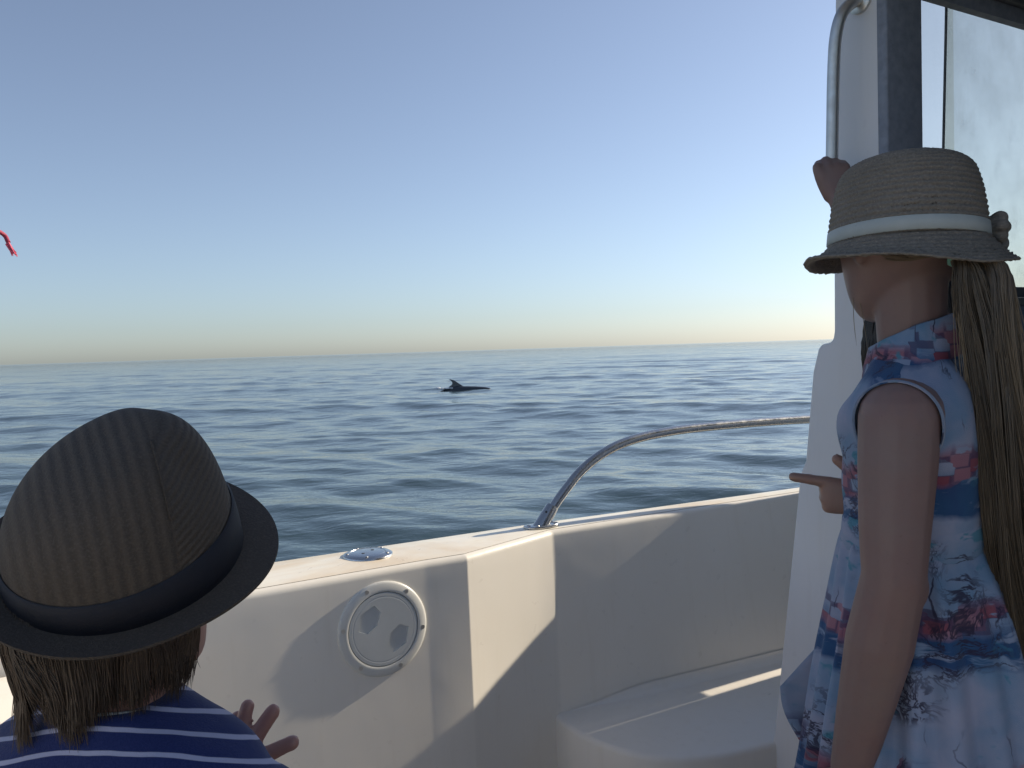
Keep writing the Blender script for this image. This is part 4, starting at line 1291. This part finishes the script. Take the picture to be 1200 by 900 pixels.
for sg in (1, -1):
    mb.tube([cl_(sg * 0.055, 0, 0.60), cl_(sg * 0.06, 0.0, 0.36)], [0.068, 0.066], 20)
mb.ell(cl_(0, 0, 0.60), (0.115, 0.09, 0.07))
link('shorts', remeshed(mb, 'shorts', 0.008, 3, CB), M_short, comp)
hc = np.random.default_rng(3); paths, rad, tones = [], [], []
for i in range(900):
    ang = math.pi + hc.uniform(-1, 1) * 2.0; el_ = hc.uniform(-0.1, 1.4)
    r3, f3 = frame_of(-20)
    p0 = HCC + r3 * (0.074 * math.sin(ang) * math.cos(el_)) + f3 * (0.092 * math.cos(ang) * math.cos(el_)) + Vector((0, 0, 0.012 + 0.083 * math.sin(el_)))
    dv = (r3 * math.sin(ang) * 0.079 + f3 * math.cos(ang) * 0.098)
    e0 = HCC + dv * hc.uniform(0.93, 1.05) + Vector((0, 0, -0.085 + hc.normal(0, 0.010)))
    md_ = HCC + dv * 1.03 + Vector((0, 0, -0.02))
    paths.append(spline([p0, md_, e0], 8)); rad.append(hc.uniform(0.0012, 0.0022)); tones.append(hc.uniform(0, 1))
strands('hair', paths, rad, M_hair_c, comp, CB, tones)

# ------------------------------------------------------------------ boy
BB = Vector((-0.345, 0.705, FLOOR))
br_, bf_ = frame_of(14)
boy = empty('person', BB)
tag(boy, 'young boy in a brown trilby hat and navy shirt with thin white stripes', 'person')
def bl(x, y, z): return BB + br_ * x + bf_ * y + Vector((0, 0, z))
sk = MB()
HCB = Vector((-0.346, 0.719, 1.216))
at_b, Mb_ = head(sk, HCB, 38, R_(4), 0.88)
sk.chain([bl(0, 0, 0.93), bl(0.0, 0.0, 0.985), HCB + Vector((-0.006, -0.004, -0.06))], [0.046, 0.040, 0.040])
torso_b = [(0.50, 0, 0, 0.10, 0.085), (0.62, 0, 0, 0.092, 0.08), (0.76, 0, 0, 0.10, 0.078), (0.85, 0, 0, 0.108, 0.070), (0.90, 0, 0, 0.10, 0.056), (0.935, 0, 0, 0.066, 0.045), (0.955, 0, 0, 0.042, 0.038)]
sk.rings(loft(BB, br_, bf_, resample_rows(torso_b, 18), 32))
shb = bl(0.128, 0.0, 0.872); elb = bl(0.150, 0.045, 0.735); wrb = Vector((-0.306, 0.846, 0.938))
sk.chain([shb, shb.lerp(elb, 0.5), elb, elb.lerp(wrb, 0.4), wrb], [0.033, 0.034, 0.031, 0.029, 0.020])
bd = Vector((0.22, 0.12, 0.95)).normalized()
hand(sk, wrb, bd, Vector((-0.3, -0.9, 0.2)), 1, 0.108,
     [(0.15, 0.25, 0.2), (0.10, 0.15, 0.1), (0.02, 0.08, 0.05), (0.25, 0.35, 0.2)], spread=(1.15, 0.32, 0.0, -0.2), thumb=(0.95, -0.05, 0.1), fat=1.35)
shb2 = bl(-0.128, 0, 0.872)
sk.chain([shb2, bl(-0.15, 0.0, 0.75), bl(-0.13, 0.10, 0.66)], [0.033, 0.031, 0.020])
hand(sk, bl(-0.13, 0.102, 0.658), bf_ + Vector((0, 0, -0.4)), -br_, 1 if (bf_ + Vector((0, 0, -0.4))).cross(-br_).z > 0 else -1, 0.108, [(0.4, 0.4, 0.3)] * 4, thumb=(0.4, 0.7, 0.3))
legs_and_feet(sk, BB, br_, bf_, 0.52, 0.052, 0.055, 14)
link('body', remeshed(sk, 'body', 0.0032, 5, BB), M_skin_b, boy)
eyes(at_b, 0.90, boy); shoes(BB, br_, bf_, 0.052, boy, M_shoe)
# shirt: torso and two sleeves as one garment
mb = MB()
shirt = [(0.47, 0, 0, 0.118, 0.102), (0.62, 0, 0, 0.112, 0.098), (0.76, 0, -0.002, 0.116, 0.094), (0.850, 0, -0.004, 0.130, 0.090), (0.898, 0, -0.004, 0.137, 0.080), (0.930, 0, -0.002, 0.116, 0.068), (0.951, 0, 0.0, 0.078, 0.056), (0.965, 0, 0.0, 0.054, 0.050)]
mb.rings(loft(BB, br_, bf_, resample_rows(shirt, 28), 48))
for a_, b_ in ((shb, elb), (shb2, bl(-0.15, 0.0, 0.75))):
    d_ = (b_ - a_).normalized()
    mb.chain([a_ + Vector((0, 0, -0.012)) - (a_ - BB - Vector((0, 0, a_.z - BB.z))) * 0.35, a_ + Vector((0, 0, -0.002)), a_ + d_ * 0.05, a_ + d_ * 0.105], [0.046, 0.046, 0.047, 0.048])
o = link('shirt', remeshed(mb, 'shirt', 0.004, 14, BB), M_jersey, boy); wrinkle(o, 0.0022, 40)
tag(o, 'navy jersey with thin pale stripes')
mb = MB()
mb.rings([[bl(r_ * math.cos(q), 0.002 + r_ * 0.95 * math.sin(q), z_ - 0.008 * math.sin(q)) for q in np.linspace(0, 2 * math.pi, 48, endpoint=False)] for r_, z_ in ((0.055, 0.944), (0.053, 0.951), (0.051, 0.957), (0.0490, 0.9605), (0.0475, 0.9605), (0.046, 0.957))], False, False)
mb.build('neckband', M_tee, boy, smooth=180, off=BB)
mb = MB()
for sg in (1, -1): mb.tube([bl(sg * 0.052, 0, 0.52), bl(sg * 0.058, 0.01, 0.30)], [0.066, 0.064], 20)
mb.ell(bl(0, 0, 0.52), (0.11, 0.09, 0.07))
link('shorts', remeshed(mb, 'shorts', 0.008, 3, BB), M_short, boy)

# boy's trilby: front at azimuth 55, tipped back
hfz = 57
r4, f4 = frame_of(hfz)
U4 = Vector((0.42 * 0.46 - 0.91 * 0.10, -0.91 * 0.46 - 0.42 * 0.10, 0.87)).normalized()
F4 = (f4 - U4 * f4.dot(U4)).normalized()
R4 = F4.cross(U4).normalized()
HB = Vector((-0.340, 0.712, 1.233))
def hb_pt(x, y, z): return HB + R4 * x + F4 * y + U4 * z
RXB, RYB = 0.089, 0.098
def crown(q, s):
    """q angle (0 = front), s 0..1 base to rim, >1 over the top"""
    cq, sq_ = math.cos(q), math.sin(q)
    w = math.atan2(sq_, cq)
    Ht = 0.116
    dent = math.exp(-((abs(w) - 0.62) / 0.34) ** 2)
    ang = min(s, 2.0) / 2.0 * math.pi / 2       # superelliptic dome
    k = max(0.0, math.cos(ang)) ** (0.62 - 0.10 * max(0.0, cq)); z = math.sin(ang) ** 0.80
    k *= 1 - 0.10 * dent * smoothstep(0.3, 1.0, s) * (1 - smoothstep(1.2, 1.9, s))
    return hb_pt(RXB * k * sq_, (RYB if cq > 0 else RYB * 0.90) * k * cq - 0.012 * z * k * max(0.0, cq), Ht * z + 0.33 * RYB * k * cq * z)       # front peak higher, sloping to the back
mb = MB(); rings = []
for s_ in list(np.linspace(0, 1.0, 30)) + list(np.linspace(1.03, 1.995, 34)):
    rings.append([crown(q, s_) for q in np.linspace(0, 2 * math.pi, 144, endpoint=False)])
mb.rings(rings, False, True)
hat2 = mb.build('trilby_hat', M_straw_b, boy, smooth=180, off=BB)
tag(hat2, 'dark brown woven trilby with a navy band')
def hat2_uv(c):
    v = Vector(c) + BB - HB
    x, y, z = v.dot(R4), v.dot(F4), v.dot(U4)
    return (y * 10, z * 10, 1000.0)
add_uv(hat2.data, hat2_uv)
seam_pts = []
for s_ in np.linspace(0.75, 1.62, 24):
    lo_q, hi_q = 0.02, math.pi - 0.02
    for _ in range(26):
        mq = (lo_q + hi_q) / 2
        if (crown(mq, s_) - HB).dot(F4) > 0.036: lo_q = mq
        else: hi_q = mq
    p = crown(lo_q, s_)
    seam_pts.append(p + (p - hb_pt(0, 0, 0.03)).normalized() * 0.0004)
mb = MB(); mb.tube(seam_pts, 0.0011, 6); mb.build('crown_seam', M_straw_b2, hat2, smooth=180, off=BB)
mb = MB(); rings = []
for z_, e_ in ((0.0, 0.0016), (0.001, 0.003), (0.016, 0.003), (0.030, 0.0026), (0.0315, 0.0008)):
    ring = []
    for q in np.linspace(0, 2 * math.pi, 144, endpoint=False):
        p = crown(q, (z_ / 0.108) ** 1.25 * 2 * 2 / math.pi * 0.98); c0 = hb_pt(0, 0, z_)
        dv = p - c0; ring.append(p + dv.normalized() * e_)
    rings.append(ring)
mb.rings(rings, False, False); mb.build('hat_band', M_band_b, hat2, smooth=180, off=BB)
mb = MB(); rings = []
NB = 14
for i in range(NB):
    t = i / (NB - 1)
    ring = []
    for q in np.linspace(0, 2 * math.pi, 144, endpoint=False):
        cq, sq_ = math.cos(q), math.sin(q)
        x = (RXB + 0.029 * t) * sq_; y = ((RYB if cq > 0 else RYB * 0.90) + (0.033 if cq > 0 else 0.028) * t) * cq
        z = 0.002 - 0.004 * t + t ** 1.5 * (0.008 * sq_ ** 2 + (0.016 * cq ** 2 if cq < 0 else -0.004 * cq ** 2))
        ring.append(hb_pt(x, y, z))
    rings.append(ring)
under = [[p - U4 * 0.0028 for p in rg] for rg in rings[::-1]]
mb.rings(rings + under, False, False)
br2 = mb.build('brim', M_straw_b2, hat2, smooth=60, off=BB); add_uv(br2.data, hat2_uv)
# hair below the brim
hb_ = np.random.default_rng(17); paths, rad, tones = [], [], []
r5, f5 = frame_of(38)
for i in range(6500):
    ang = math.pi + hb_.uniform(-1, 1) * 2.0
    dv = r5 * (math.sin(ang) * 0.071) + f5 * (math.cos(ang) * 0.084 - 0.004)
    p0 = HCB + dv * 0.98 + Vector((0, 0, hb_.uniform(-0.01, 0.02)))
    cl = np.random.default_rng(int((ang + 10 + hb_.normal(0, 0.03)) / 0.17) + 900)
    rel = ang - math.pi
    ln = 0.084 + 0.022 * math.exp(-((rel + 0.72) / 0.16) ** 2) + 0.024 * math.exp(-((rel - 0.05) / 0.14) ** 2) + cl.normal(0, 0.006) + hb_.normal(0, 0.007)
    side = cl.normal(0, 0.010) + hb_.normal(0, 0.003)
    tdir = Vector((-dv.y, dv.x, 0)).normalized()
    m1 = HCB + dv * (1.03 + hb_.normal(0, 0.015)) + Vector((0, 0, -0.035)) + tdir * side * 0.3
    m2 = HCB + dv * cl.uniform(0.90, 1.02) + Vector((0, 0, -0.5 * (0.035 + ln))) + tdir * side * 0.8
    e0 = HCB + dv * (cl.uniform(0.74, 0.96) + hb_.normal(0, 0.02)) + Vector((0, 0, -ln)) + tdir * (side * 0.9) + Vector(hb_.normal(0, 0.0030, 3))
    paths.append(spline([p0, m1, m2, e0], 11)); rad.append(hb_.uniform(0.0004, 0.0008)); tones.append(float(np.clip(cl.uniform(0.05, 0.4) + hb_.normal(0, 0.12), 0, 1)))
strands('hair', paths, rad, M_hair_b, boy, BB, tones)
